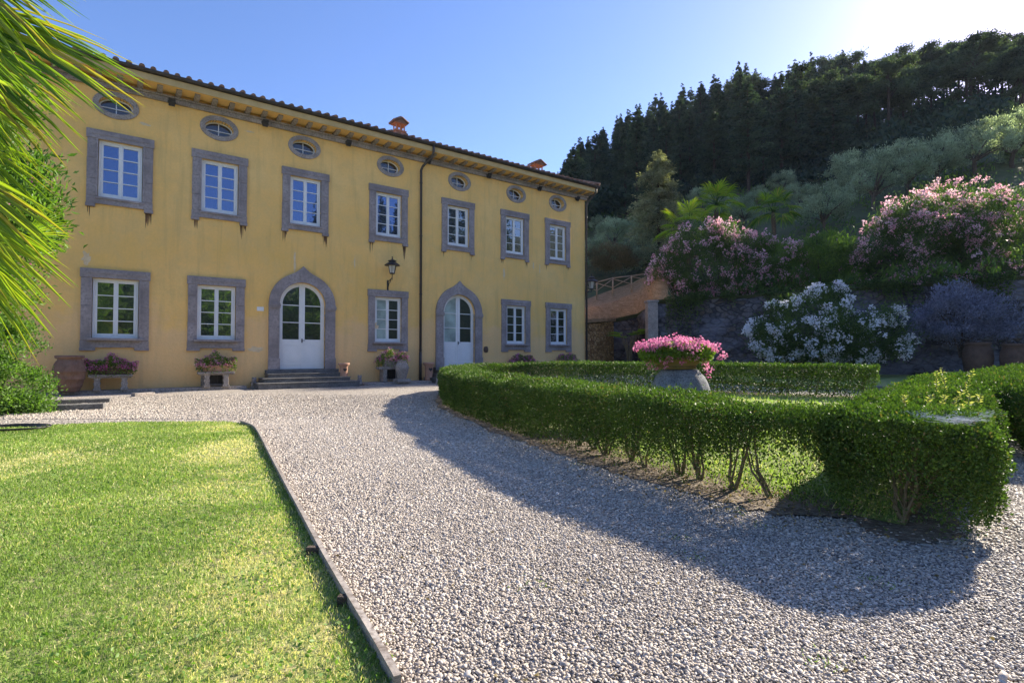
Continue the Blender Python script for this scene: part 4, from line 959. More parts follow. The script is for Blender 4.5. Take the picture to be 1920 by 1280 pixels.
# broad clover / plantain leaves mixed in the lawn, fallen leaves
def clover():
    n = 12000; X = rng.uniform(-4.5, 0, n); Y = 1.5 + rng.uniform(0, 1, n)**1.4*4.0; k = inside(LAWN, X, Y) & (wav(np.c_[X, Y, X*0], 3.0, 11) > -.15); X, Y = X[k], Y[k]; n = len(X)
    d = np.c_[rng.normal(size=(n, 2)), np.full(n, .45)]
    leaves('clover', np.c_[X, Y, np.full(n, .03)], d, .016*rng.uniform(.7, 1.6, n), .012*rng.uniform(.8, 1.4, n), rng.uniform(.25, .8, n), M['laurel'], None, .1)
    tag(bpy.data.objects['clover'], 'small broad clover leaves scattered among the lawn grass', 'clover', None, 'stuff')
clover()
def litter():
    H = HA[int(len(HA)*.55):]; n = 2600; i = rng.integers(0, len(H), n); a = rng.normal(size=n)*.32; b_ = rng.normal(size=n)*.32
    P = np.c_[H[i, 0] + a - .15, H[i, 1] + b_ - .15, np.full(n, .03) + rng.uniform(0, .01, n)]
    leaves('leaf_litter', P, np.c_[rng.normal(size=(n, 2)), rng.normal(size=n)*.15], .022*rng.uniform(.6, 1.5, n), .014*rng.uniform(.6, 1.5, n), rng.uniform(0, 1, n), M['dry'], None, .1)
    tag(bpy.data.objects['leaf_litter'], 'dry fallen leaves on the soil under the box hedge', 'leaf litter', None, 'stuff')
    n = 420; Y = 1.8 + rng.uniform(0, 1, n)**1.3*9; X = rng.uniform(-.4, .9, n)*Y; k = ~inside(LAWN, X, Y) & ~inside(OVAL, X, Y); X, Y = X[k], Y[k]; n = len(X)
    leaves('fallen_leaves', np.c_[X, Y, np.full(n, .014)], np.c_[rng.normal(size=(n, 2)), rng.normal(size=n)*.15], .020*rng.uniform(.5, 1.5, n), .012*rng.uniform(.6, 1.5, n), rng.uniform(0, 1, n), M['dry'], None, .15)
    tag(bpy.data.objects['fallen_leaves'], 'small dry fallen leaves lying about on the gravel', 'fallen leaves', None, 'stuff')
    # weeds on the gravel
    C = [ground(*p) for p in ((1270, 1010), (1300, 1045), (1085, 872), (1380, 960), (1640, 1090), (1540, 1240), (1010, 1100), (640, 1180), (700, 1230), (1240, 860), (1420, 985))]
    Q = np.concatenate([np.c_[rng.normal(c[0], .05, 30), rng.normal(c[1], .05, 30), np.full(30, .006)] for c in C]); n = len(Q)
    leaves('gravel_weeds', Q, np.c_[rng.normal(size=(n, 2))*.8, np.ones(n)], .022*rng.uniform(.4, 1.2, n), .0045, rng.uniform(.1, .6, n), M['grass'])
    tag(bpy.data.objects['gravel_weeds'], 'small tufts of weeds sprouting between the pebbles', 'weeds', None, 'stuff')
litter()

# ------------------------------------------------------------------ hedges
def hedge(name, H, label, zones, zb=.03, leggy=None, cap=(True, True), stems=.34):
    root = empty(name, (H[0, 0], H[0, 1], 0), 0, label, 'hedge'); O = np.array([H[0, 0], H[0, 1], 0])
    seg = np.hypot(*np.diff(H[:, :2], axis=0).T); S_ = np.r_[0, np.cumsum(seg)]; Lt = S_[-1]
    T = unit(np.gradient(H[:, :2], axis=0)); allP = []; allD = []; allL = []; allt = []
    for (u0, u1, dens, ls) in zones:
        a, b_ = u0*Lt, u1*Lt; per = 2.35; n = int((b_ - a)*per*dens)
        ss = rng.uniform(a - (.35 if (cap[0] and u0 == 0) else 0), b_ + (.35 if (cap[1] and u1 == 1) else 0), n); sc_ = np.clip(ss, 0, Lt)
        x = np.interp(sc_, S_, H[:, 0]); y = np.interp(sc_, S_, H[:, 1]); hw = np.interp(sc_, S_, H[:, 2]); hh = np.interp(sc_, S_, H[:, 3])
        tx = np.interp(sc_, S_, T[:, 0]); ty = np.interp(sc_, S_, T[:, 1]); nx, ny = -ty, tx
        # cross-section: walk round the perimeter
        side = hh - zb; tot = 2*side + 2*hw; q = rng.uniform(0, 1, n)*tot
        lft = q < side; rgt = q > side + 2*hw; top = ~lft & ~rgt
        off = np.where(lft, -hw, np.where(rgt, hw, q - side - hw)); z = np.where(lft, zb + q, np.where(rgt, hh - (q - side - 2*hw), hh))
        nrm = np.c_[nx*np.where(lft, -1, np.where(rgt, 1, 0)), ny*np.where(lft, -1, np.where(rgt, 1, 0)), top.astype(float)]
        # rounded corners and ends
        rc = .13; ez = np.clip((z - (hh - rc))/rc, 0, 1); zz = np.clip(z/hh, 0, 1); off = off*(1 - .16*np.where(top, 0, ez**2) - .20*np.where(top, 0, (1 - zz)**2)); z = z - .07*np.where(top, np.clip((np.abs(off) - hw + rc)/rc, 0, 1)**2, ez**2)
        ext = ss - sc_; capk = np.abs(ext)/.35; off = off*np.sqrt(np.clip(1 - capk**2, 0.02, 1)); nrm = nrm + np.c_[tx*ext, ty*ext, 0*ext]*5*(~top)[:, None]
        inset = np.abs(rng.normal(size=n))*.04 + np.where(rng.uniform(size=n) < .38, rng.uniform(0, .34, n), 0)
        P = np.c_[x + nx*off + tx*ext, y + ny*off + ty*ext, z] 
        P -= unit(nrm)*inset[:, None]; wv = wav(P, 2.6, 21)*(.07 if zb > .04 else .05) + wav(P, 12, 22)*.035 + wav(P, 1.0, 29)*.02 + np.where(rng.uniform(size=n) < .05, rng.uniform(0, .05, n), 0); P += unit(nrm)*wv[:, None]
        P[:, 2] += np.where(top & (rng.uniform(size=n) < .06), rng.uniform(0, .05, n), 0)
        # bottom of the hedge grows thin, with clumpy holes
        cl = wav(P*[1, 1, .7], 7.5, 23)*.5 + .5; lg = leggy(P) if leggy is not None else np.zeros(n)
        zt_ = (P[:, 2] - zb)/(hh - zb)
        keepp = np.clip((zt_ - (.02 + .66*lg)*(.5 + cl))/(.12 + .25*lg) + .30*(1-lg*.5), 0.16, 1)
        keepp = np.where(lg < .1, np.maximum(keepp, .85), keepp); keep = rng.uniform(size=n) < keepp
        P = P[keep]; nrm = nrm[keep]; n = len(P)
        dr = unit(nrm)*.7 + rng.normal(size=(n, 3))*.6 + [0, 0, .45]
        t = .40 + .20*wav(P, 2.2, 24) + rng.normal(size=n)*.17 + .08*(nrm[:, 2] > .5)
        yl = (rng.uniform(size=n) < .02 + .07*(wav(P, 3.0, 25) > .45)); t = np.where(yl, rng.uniform(.88, 1, n), np.clip(t, 0, .8))
        allP.append(P - O); allD.append(dr); allL.append(ls*rng.uniform(.6, 1.3, n)); allt.append(t)
    P = np.vstack(allP); dr = np.vstack(allD); L = np.concatenate(allL); t = np.concatenate(allt); print(name, len(P))
    leaves('foliage', P, dr, L, L*.62, t, M['boxleaf'], root, .12)
    tr = MB(); s_ = .1
    while s_ < Lt:
        x, y = np.interp(s_, S_, H[:, 0]), np.interp(s_, S_, H[:, 1]); hh = np.interp(s_, S_, H[:, 3]); hw = np.interp(s_, S_, H[:, 2])
        near = math.hypot(x, y) < 7; p0 = np.array([x + random.uniform(-.05, .05), y + random.uniform(-.05, .05), 0]) - O
        for q in range(random.choice((3, 4, 5)) if near else 2):
            a = random.uniform(0, 6.28); e = p0 + [math.cos(a)*hw*.8*random.uniform(.3, 1), math.sin(a)*hw*.8*random.uniform(.3, 1), hh*random.uniform(.75, .95)]
            mid = p0*.55 + e*.45 + [random.uniform(-.05, .05), random.uniform(-.05, .05), -.04]; r0 = random.uniform(.010, .020)
            tr.tube([p0 + [random.uniform(-.03, .03), random.uniform(-.03, .03), 0], (p0+mid)/2 + [random.uniform(-.03, .03), random.uniform(-.03, .03), 0], mid, e], [r0, r0*.8, r0*.6, r0*.25], 5, False)
            if near:
                for qq in range(4):
                    f = random.uniform(.3, .95); b0 = mid*(1-f) + e*f if f > .45 else (p0*(1-f) + mid*f)
                    tr.tube([b0, b0 + [random.uniform(-.14, .14), random.uniform(-.14, .14), random.uniform(.08, .2)]], [r0*.35, r0*.12], 4, False)
        s_ += stems*random.uniform(.7, 1.3)
    tr.build('stems', M['bark_box'], root, True)
    return root
def leg_front(P):      # leggy where the near hedge thins out
    x = CX + F*P[:, 0]/P[:, 1]; d = np.interp(x, [830, 880, 1000, 1120, 1250, 1330, 1390, 1440, 1500, 1560, 1600, 1650], [.0, .03, .10, .18, .26, .36, .55, .80, .82, .55, .4, .2]); return np.where(P[:, 1] < 11.5, d, .02)
hedge('box_hedge', HA, 'long low clipped box hedge curving round the potted pink geraniums', [(0, .30, 2400, .050), (.30, .52, 2800, .045), (.52, .70, 5000, .036), (.70, .84, 9500, .028), (.84, 1.0, 15000, .022)], leggy=leg_front)
hedge('box_hedge', HB, 'dense rounded end of clipped box hedge with a cobweb, nearest at the right', [(0, .22, 24000, .021), (.22, .45, 9000, .027), (.45, 1, 3600, .038)], zb=.05, leggy=lambda P: np.where((CX + F*P[:, 0]/P[:, 1] < 1700) & (P[:, 1] < 4.6), .42, .12))
hedge('box_hedge', HC, 'clipped box hedge across the path at the right edge of the picture', [(0, .3, 7000, .030), (.3, 1, 3000, .042)], zb=.05)
# young shoots sprouting above the hedge
def shoots():
    root = empty('wild_shoots', (*ground(1790, 735, .7), .66), 0, 'pale yellow-green wild shoots growing out of the top of the near hedge', 'weeds'); O = np.array(root.location)
    P = []; Dv = []; st = MB()
    for (px, py, hgt) in ((1755, 728, .34), (1775, 722, .36), (1800, 730, .34), (1730, 745, .16), (1760, 752, .18), (1812, 750, .18), (1795, 762, .14), (1700, 745, .16), (1830, 742, .16), (1780, 745, .2)):
        X, Y = ground(px, py + 22, .70); lean = np.array([random.uniform(-.12, .12), random.uniform(-.05, .05), 0]); a = np.array([X, Y, .66]) - O
        st.tube([a, a + lean*.4 + [0, 0, hgt*.6], a + lean + [0, 0, hgt]], [.004, .003, .001], 4)
        for k in range(16):
            f = k/16; c = a + lean*f + [0, 0, hgt*f]; 
            for sg in (0, 1): P.append(c); Dv.append([math.cos(k*2.4 + sg*3.14), math.sin(k*2.4 + sg*3.14), .45])
    P = np.array(P); n = len(P); leaves('leaves', P, np.array(Dv) + rng.normal(size=(n, 3))*.15, .036*rng.uniform(.7, 1.2, n), .012, rng.uniform(.6, 1, n), M['wild'], root, .05); st.build('stem', M['bark_box'], root)
shoots()
# cobweb draped over the hedge corner
def cobweb():
    m_, nt_, b_ = mat_new('web_silk'); b_.inputs['Base Color'].default_value = (.85, .87, .9, 1); b_.inputs['Roughness'].default_value = .6
    tr_ = nt_.nodes.new('ShaderNodeBsdfTransparent'); ms = nt_.nodes.new('ShaderNodeMixShader'); ms.inputs[0].default_value = .55
    nt_.links.new(tr_.outputs[0], ms.inputs[1]); nt_.links.new(b_.outputs[0], ms.inputs[2]); nt_.links.new(ms.outputs[0], nt_.nodes["Material Output"].inputs[0])
    A = [np.array([*ground(px, py, .762), .762]) for px, py in ((1684, 769), (1790, 771), (1866, 770), (1856, 786), (1806, 793), (1768, 788))]
    C0 = sum(A)/6; V = []; FI = []
    wb = MB()
    def strand(p, q):
        k = random.uniform(.0004, .0011); s_ = np.array([0, 0, k]); mid = (p+q)/2 - [0, 0, .012]; 
        wb.add([p - s_, mid - s_, q - s_, q + s_, mid + s_, p + s_], [(0, 1, 4, 5), (1, 2, 3, 4)])
    for i in range(220):
        a, b2 = random.sample(A, 2); c, d = random.sample(A, 2); f, g_ = random.random()**.7, random.random()
        p = a*f + b2*(1-f); q = c*g_ + d*(1-g_)
        if random.random() < .6: q = p + (q - p)*.4 + np.array([random.uniform(-.1, .1), random.uniform(-.03, .03), 0])
        strand(p + [0, 0, random.uniform(-.01, .012)], q + [0, 0, random.uniform(-.012, .012)])
    o = wb.build('cobweb', m_); tag(o, 'white silky cobweb sheet spread over the top of the near hedge end', 'cobweb')
cobweb()

# ------------------------------------------------------------------ centre urn with geraniums
X0, Y0 = 2.86, 9.1
t = empty('stone_urn_base', (X0, Y0, 0), 0, 'broad grey lichen-covered upturned stone jar carrying the geranium bowl', 'stone base')
b_ = MB(); b_.lathe((0, 0, 0), [(.01, 0), (.46, 0), (.48, .03), (.48, .10), (.49, .25), (.49, .42), (.475, .56), (.44, .68), (.39, .78), (.33, .85), (.30, .89), (.01, .90)], 40)
vv = np.array(b_.v); a = np.arctan2(vv[:, 1], vv[:, 0]); kq = 1 + .02*np.sin(a*3 + vv[:, 2]*5) + .012*np.sin(a*9); vv[:, 0] *= kq; vv[:, 1] *= kq; b_.v = [tuple(q) for q in vv]
b_.build('jar_body', M['urnstone'], t, True)
t = empty('geranium_bowl', (X0 - .06, Y0, .902), 0, 'wide mossy terracotta bowl overflowing with bright pink geraniums', 'flower bowl')
b_ = MB(); b_.lathe((0, 0, 0), [(.01, 0), (.30, 0), (.33, .015), (.33, .035), (.31, .05), (.37, .10), (.40, .15), (.42, .155), (.42, .19), (.38, .19), (.36, .15), (.01, .12)], 36); b_.build('bowl', M['terra_mossy'], t, True)
n = 7000; u = rng.normal(size=(n, 3)); u = unit(u); rr = rng.uniform(.5, 1, n)**.5
P = u*[.62, .50, .21]*rr[:, None] + [0, 0, .25]; P[:, 2] = np.maximum(P[:, 2], .17 - .25*(np.hypot(P[:, 0], P[:, 1]) > .43)*rng.uniform(0, 1, n))
leaves('foliage', P, u + rng.normal(size=(n, 3))*.8 + [0, 0, .5], .05*rng.uniform(.6, 1.2, n), .048*rng.uniform(.6, 1.2, n), rng.uniform(.2, 1, n), M['shrub'], t)
nf = 210; a = rng.uniform(0, 6.28, nf); r_ = np.sqrt(rng.uniform(0, 1, nf)); C = np.c_[np.cos(a)*r_*.70, np.sin(a)*r_*.55, .27 + .20*np.sqrt(np.clip(1 - (r_*.95)**2, 0, 1)) + rng.normal(size=nf)*.025]
lowf = rng.uniform(size=nf) < .10; C[lowf, 2] = rng.uniform(-.02, .24, lowf.sum()); C[lowf, :2] = np.c_[np.cos(a[lowf])*.48, -np.abs(np.sin(a[lowf]))*.46]
C = np.vstack([C, [(.76, -.1, .22), (.81, -.05, .24), (.70, -.12, .20), (.36, -.5, -.08), (.40, -.48, .0), (-.02, 0, .56), (.05, 0, .54)]])
flowerheads('flowers', C, .055, 16, .036, M['pink'], t, .1)

# ------------------------------------------------------------------ retaining wall
rw = empty('retaining_wall', (WALL[4][0], WALL[4][1], 0), 0, 'tall dark rubble stone retaining wall under the pink oleanders', 'wall'); O = np.array([WALL[4][0], WALL[4][1], 0])
def wallrun(pts, thick, m, parent, O, name='wall'):
    mb = MB()
    for a, b2 in zip(pts, pts[1:]):
        A, B = np.array(a[:2]), np.array(b2[:2]); L = np.linalg.norm(B-A); d = (B-A)/L; nn = np.array([-d[1], d[0]]); k = max(2, int(L/.7))
        prev = None
        for i in range(k+1):
            p = A + (B-A)*i/k; z = a[2] + (b2[2]-a[2])*i/k + random.uniform(-.10, .02)
            q = [(p[0] - O[0], p[1] - O[1], -.03), (p[0] - O[0], p[1] - O[1], z), (p[0] + nn[0]*thick - O[0], p[1] + nn[1]*thick - O[1], z), (p[0] + nn[0]*thick - O[0], p[1] + nn[1]*thick - O[1], -.03)]
            if prev is not None: mb.add(prev + q, [(0, 4, 5, 1), (1, 5, 6, 2), (2, 6, 7, 3)] + ([(3, 2, 1, 0)] if i == 1 else []) + ([(4, 5, 6, 7)] if i == k else []))
            prev = q
    return mb.build(name, m, parent)
wallrun(WALL[3:], .5, M['rubble'], rw, O)
pl_ = MB(); pl_.box(7.55 - O[0], 8.12 - O[0], 29.6 - O[1], 30.2 - O[1], -.02, 4.05); pl_.box(7.5 - O[0], 8.17 - O[0], 29.55 - O[1], 30.25 - O[1], 4.051, 4.16); pl_.build('pillar', M['stone_lt'], rw, bevel=.02)
lw = empty('low_stone_wall', (5, 31, 0), 0, 'warm brown sunlit rubble wall below the dry bank by the villa corner', 'wall')
wallrun(WALL[0:2], .4, M['rubble_warm'], lw, np.array([5, 31, 0]))
wallrun([(6.3, 33.02, 3.2), (8.1, 33.2, 3.6)], .4, M['rubble'], lw, np.array([5, 31, 0]))
wallrun([(8.12, 30.3, 4.0), (8.12, 33.2, 3.6)], .3, M['rubble'], lw, np.array([5, 31, 0]), 'side_wall')
cap = MB(); A = np.array([WALL[0][0], WALL[0][1]]); B = np.array([WALL[1][0], WALL[1][1]]); d = unit(B - A); c = (A + B)/2 - [5, 31]
cap.obox((c[0] + d[1]*0 - .1, c[1] + .12, 3.16), (d[0]*2.0, d[1]*2.0, .15), (-d[1]*.3, d[0]*.3, 0), (0, 0, .12)); cap.build('coping', M['mound'], lw, bevel=.03)
# kerb stone at the far lawn
k_ = MB(); A = ground(1560, 742); A = np.array([6.9, 17.2]); B = np.array([40, 3.2]); 
kb = wallrun([(9.2, 17.4, .16), (13, 16.1, .16), (22, 12.2, .16), (34, 7.6, .16)], .25, M['stone_dk'], None, np.array([0, 0, 0]), 'lawn_kerb'); tag(kb, 'dark stone kerb along the shaded lawn beyond the hedges', 'kerb')
# jars by the retaining wall
def ribjar(px, Yd, k, label):
    P = atdepth(px, 700, Yd); pot('terracotta_jar', (P[0], Yd, .13), [(.01, 0), (.40*k, 0), (.42*k, .08*k), (.50*k, .45*k), (.55*k, .85*k), (.52*k, 1.2*k), (.42*k, 1.40*k), (.47*k, 1.44*k), (.48*k, 1.54*k), (.42*k, 1.55*k), (.38*k, 1.4*k), (.01, 1.3*k)], M['terra_dk'], label, 'jar', 'large jars by the retaining wall')
ribjar(1834, 23.5, 1.0, 'big brown terracotta jar standing before the dark retaining wall'); ribjar(1905, 22.5, .95, 'big terracotta jar at the right edge before the retaining wall')

# fence on the bank
fn = empty('pole_fence', (7.0, 34.5, 4.5), 0, 'rustic wooden pole fence with crossed rails on top of the dry bank', 'fence'); O = np.array([7.0, 34.5, 4.5])
fp = []
for px, yb, yt in ((1092, 556, 530), (1119, 548, 528), (1149, 542, 520), (1184, 535, 516), (1220, 528, 511), (1252, 522, 506)):
    bt = atdepth(px, yb, 36.0); tp = atdepth(px, yt, 36.0); fp.append((bt, tp))
    MB().tube([bt - O - [0, 0, .5], tp - O], .05, 6).build('post', M['fencewood'], fn, True)
for (b0, t0), (b1, t1) in zip(fp, fp[1:]):
    MB().tube([t0 - O - [0, 0, .04], t1 - O - [0, 0, .04]], .035, 6).build('rail', M['fencewood'], fn, True)
    MB().tube([b0 - O + [0, 0, .1], t1 - O - [0, 0, .1]], .028, 6).build('rail', M['fencewood'], fn, True)
    MB().tube([b1 - O + [0, 0, .1], t0 - O - [0, 0, .1]], .028, 6).build('rail', M['fencewood'], fn, True)

# ------------------------------------------------------------------ shrubs and trees
def clumped(n, K, rx, ry, rz, rc, shell=.55, seed=0, flat=0.0, up=.0):
    """leaf points in K clumps filling an ellipsoid"""
    c = unit(rng.normal(size=(K, 3)))*(shell + (1 - shell)*rng.uniform(0, 1, (K, 1))**.5)
    c[:, 2] = np.where(c[:, 2] < -.5, c[:, 2]*.5, c[:, 2]); w_ = rng.uniform(.6, 1.4, K)
    i = rng.choice(K, n, p=w_/w_.sum()); g_ = rng.normal(size=(n, 3))*.5
    P = c[i]*[rx, ry, rz] + g_*rc*w_[i][:, None]*[1, 1, .8 - flat]
    return P, c*[rx, ry, rz], i, unit(P + [0, 0, up*rz])
def shrub(name, loc, rx, ry, rz, n, K, rc, ls, lw_, m, label, cat, group=None, flowers=None, stem=True, seed=0, spiky=0):
    root = empty(name, loc, 0, label, cat, group); P, C, i, nr = clumped(n, K, rx, ry, rz, rc); P[:, 2] += rz*.95; k = P[:, 2] > -1.2; P, i, nr = P[k], i[k], nr[k]; n = len(P)
    tn = .35 + .2*np.sin(i*2.7) + rng.normal(size=n)*.18
    leaves('foliage', P, nr*.6 + rng.normal(size=(n, 3))*.7 + [0, 0, .5], ls*rng.uniform(.6, 1.3, n), lw_*rng.uniform(.7, 1.3, n), tn, m, root)
    if flowers:
        nf, rad, npet, ps, fm = flowers; u = unit(rng.normal(size=(nf, 3)) + [0, -.5, .25])
        j = rng.choice(K, nf); base = C[j] + unit(C[j] + rng.normal(size=(nf, 3))*.4*np.array([rx, ry, rz]))*rc*rng.uniform(.5, 1.1, (nf, 1)); base[:, 2] += rz*.95
        kk = base[:, 2] > -1.0; flowerheads('flowers', base[kk], rad, npet, ps, fm, root, 0, unit(base[kk] - [0, 0, rz*.9]))
    if stem:
        s_ = MB()
        for q in range(7):
            c = C[rng.integers(0, K)] + [0, 0, rz*.95]; s_.tube([(0, 0, -.3), (c[0]*.06, c[1]*.06, .02), c*[.4, .4, .5], c], [.08, .05, .035, .012], 5, False)
        s_.build('stems', M['bark'], root, True)
    return root
def hz(x, y): return float(hillh(x, y))
# white oleander in front of the wall
shrub('oleander', (14.3, 24.2, .1), 3.3, 1.7, 1.95, 26000, 130, .55, .17, .035, M['oleander'], 'large oleander covered in white flowers in front of the stone wall', 'oleander', 'oleander bushes', (430, .18, 20, .10, M['whitepetal']))
shrub('oleander', (atdepth(1340, 560, 31.2)[0], 31.2, 3.5), 3.7, 1.9, 2.6, 34000, 160, .6, .17, .033, M['oleander'], 'wide pink oleander on the terrace left of the white one, below the palms', 'oleander', 'oleander bushes', (1050, .13, 9, .10, M['palepink']))
shrub('oleander', (atdepth(1440, 560, 30.8)[0], 30.8, 3.3), 2.3, 1.6, 2.3, 17000, 80, .5, .17, .033, M['shrub'], 'yellowish pink oleander between the wide pink one and the green shrub', 'oleander', 'oleander bushes', (520, .13, 9, .10, M['palepink']))
shrub('oleander', (atdepth(1725, 560, 28.4)[0], 28.2, 3.2), 3.3, 2.2, 3.2, 34000, 160, .62, .17, .033, M['oleander'], 'tall pale pink oleander above the wall just right of the white one', 'oleander', 'oleander bushes', (1050, .13, 9, .10, M['palepink']))
shrub('oleander', (atdepth(1880, 560, 27.6)[0], 27.2, 3.3), 3.6, 2.3, 3.1, 36000, 170, .65, .17, .033, M['oleander'], 'tall pale pink oleander above the wall at the right edge', 'oleander', 'oleander bushes', (1050, .13, 9, .10, M['palepink']))
shrub('oleander', (atdepth(1800, 480, 31)[0], 31, 5.2), 3.0, 2.0, 2.95, 26000, 120, .7, .17, .033, M['oleander'], 'tallest pink oleander, at the back above the wall to the right', 'oleander', 'oleander bushes', (650, .13, 9, .10, M['palepink']))
shrub('oleander', (atdepth(1545, 470, 34)[0], 34, 5.6), 1.9, 1.4, 1.5, 9000, 50, .45, .17, .033, M['oleander'], 'small pink oleander on the slope behind the green shrub', 'oleander', 'oleander bushes', (380, .13, 9, .10, M['palepink']))
shrub('oleander', (atdepth(1640, 540, 29.4)[0], 29.0, 3.0), 2.0, 1.5, 2.1, 13000, 50, .45, .17, .033, M['oleander'], 'low pink oleander on the wall top between the green shrub and the tall pink ones', 'oleander', 'oleander bushes', (420, .13, 9, .10, M['palepink']))
shrub('green_shrub', (atdepth(1535, 560, 29.6)[0], 29.4, 3.3), 2.0, 1.5, 2.3, 19000, 80, .5, .16, .05, M['shrub'], 'plain green leafy shrub on the wall top between the pink oleanders', 'shrub')
shrub('grey_blue_bush', (atdepth(1800, 600, 24.2)[0], 24.2, 1.3), 2.7, .55, 1.5, 15000, 90, .36, .13, .05, M['bluegrey'], 'grey-blue leafy bush trailing down the retaining wall at the right', 'bush')
# spruce-like hillside shrubs, creeper over the wall
def creeper():
    n = 30000; u = rng.uniform(0, 1, n); xs = np.interp(u, [0, .3, 1], [8.5, 16, 34]); ys = np.interp(xs, [p[0] for p in WALL[3:]], [p[1] for p in WALL[3:]]); zt = np.interp(xs, [p[0] for p in WALL[3:]], [p[2] for p in WALL[3:]])
    dp = rng.exponential(.6, n)*(1 + .9*np.sin(xs*1.3)*np.sin(xs*.37 + 1)); cl = wav(np.c_[xs, ys*0, ys*0], 1.6, 55) + .5*wav(np.c_[xs, ys*0, ys*0], 4, 56); P = np.c_[xs, ys - .08 - rng.uniform(0, .3, n)*(1 + cl), zt + .22 + rng.uniform(-.1, .25, n) - dp*np.clip(.35 + 1.6*cl, .02, 2.2)]; k = (P[:, 2] > .1) & (rng.uniform(size=n) < .35 + cl); P = P[k] - [20, 26, 0]; n = len(P)
    r_ = empty('wall_creeper', (20, 26, 0), 0, 'dark creeper trailing over the top edge of the stone retaining wall', 'creeper')
    leaves('foliage', P, np.c_[rng.normal(size=(n, 1))*.5, -np.ones((n, 1))*.6, rng.normal(size=(n, 1))*.5 - .3], .12*rng.uniform(.5, 1.2, n), .08, rng.uniform(0, .7, n), M['oleander'], r_)
creeper()
# plants in the opening left of the pillar
for (px, yb, Yd, k, lab) in ((1180, 660, 31.2, 1.0, 'broad-leaved green plant in the opening beside the stone pillar'),):
    P0 = atdepth(px, yb, Yd); r_ = empty('banana_plant', (P0[0], Yd, 0), 0, lab, 'plant'); s_ = MB(); P = []; Dv = []
    for q in range(7):
        a = q*2.4; e = np.array([math.cos(a)*.5, math.sin(a)*.3, 2.3 + .25*math.sin(q*3)]); s_.tube([(0, 0, 0), e*[.3, .3, .6], e], [.06, .045, .02], 6); P += [e]*3; Dv += [[math.cos(a+j), math.sin(a+j), .1] for j in (-.5, 0, .5)]
    P = np.array(P); leaves('leaves', P, np.array(Dv), .9, .5, rng.uniform(.3, .9, len(P)), M['shrub'], r_, .12, np.tile([0, 0, 1.0], (len(P), 1))); s_.build('stem', M['bark_box'], r_, True)

# --- fan palms
def fan(mb_V, mb_F, tones, hub, axis, nrm, R, spread, n, w0, droop=.25, join=.3, tone=.5, rag=.1):
    """one fan leaf: n blades folding down at the tips"""
    axis = unit(np.array(axis, float)); nrm = np.array(nrm, float); nrm = unit(nrm - axis*(nrm @ axis)); sidev = np.cross(nrm, axis); hub = np.array(hub, float)
    for k in range(n):
        a = spread*(2*k/(n-1) - 1) + random.uniform(-.5, .5)*spread/n; d = axis*math.cos(a) + sidev*math.sin(a); sd_ = -axis*math.sin(a) + sidev*math.cos(a)
        L = R*(1 - .28*abs(a/spread)**2)*random.uniform(1 - rag, 1 + rag*.5); ww = w0*(1 - .4*abs(a/spread)); kink = random.uniform(.6, 1.6)
        fr = [0, .3, .6, .82, 1.0]; wd = [.15, .8, 1.0, .65, .06]; b0 = len(mb_V)
        tn = np.clip(tone + random.gauss(0, .22), 0, .8); 
        if random.random() < .07: tn = .95
        for f, w_ in zip(fr, wd):
            p = hub + d*L*f + nrm*(.05*R*math.sin(f*3)) + np.array([0, 0, -1])*droop*kink*L*f**3
            mb_V.append(p - sd_*ww*w_/2 + nrm*ww*w_*.42); mb_V.append(p - nrm*ww*w_*.05); mb_V.append(p + sd_*ww*w_/2 + nrm*ww*w_*.42)
            t_ = tn if f < .9 or random.random() < .5 else .97
            tones += [t_]*3
        for q in range(4):
            o = b0 + q*3; mb_F.append((o, o+1, o+4, o+3)); mb_F.append((o+1, o+2, o+5, o+4))
def palm_crown(root, fans, petr=.012, mat='palmleaf'):
    for (hub, axis, nrm, R, spread, n, w0, droop, tone, base) in fans:
        V, Fc, T_ = [], [], []; fan(V, Fc, T_, hub, axis, nrm, R, spread, n, w0, droop, tone=tone)
        fo = npmesh('frond', np.array(V), np.array(Fc), T_, M[mat], root)
        hub = np.array(hub); base = np.array(base); mid = (hub + base)/2 + [0, 0, .08*np.linalg.norm(hub-base)]
        MB().tube([base, mid, hub, hub + unit(np.array(axis, float))*R*.12], [petr*1.5, petr*1.1, petr, petr*.4], 5).build('petiole', M['palmleaf'], fo, True)
def small_palm(px, pyc, Yd, R, trunk, label, nf=16, tone=.6):
    C = atdepth(px, pyc, Yd); base = hz(C[0], Yd) - .3; root = empty('fan_palm', (C[0], Yd, base), 0, label, 'palm tree', 'fan palms on the terrace'); zc = C[2] - base
    m = MB(); m.tube([(0, 0, 0), (.05, 0, zc*.4), (.0, .03, zc*.8), (0, 0, zc)], [.17, .15, .17, .12], 9); m.build('trunk', M['bark_palm'], root, True)
    fs = []
    for k in range(nf):
        a = k*2.4 + random.uniform(-.3, .3); el = math.radians(75 - 105*(k/nf)**.9 + random.uniform(-8, 8)); d = np.array([math.cos(a)*math.cos(el), math.sin(a)*math.cos(el), math.sin(el)])
        pl = R*.62; hub = np.array([0, 0, zc]) + d*pl; ax = d*.8 + np.array([0, 0, -.25 if el < .6 else .1]); nr = np.array([-math.cos(a)*math.sin(el), -math.sin(a)*math.sin(el), math.cos(el)])
        fs.append((hub, ax, nr, R*.62, 1.75, 22, .055*R/1.3, .22, tone, (0, 0, zc)))
    palm_crown(root, fs, .02)
small_palm(1343, 385, 42, 1.9, 1, 'fan palm standing tallest behind the pink oleander, with yellow-green fronds', 18)
small_palm(1450, 398, 41, 1.8, 1, 'darker fan palm with a bare trunk, right of the other two palms', 18, .3)
small_palm(1290, 432, 36, 2.0, 1, 'bright low fan palm nearest the spruce, fronds lit by the sun', 14, .75)
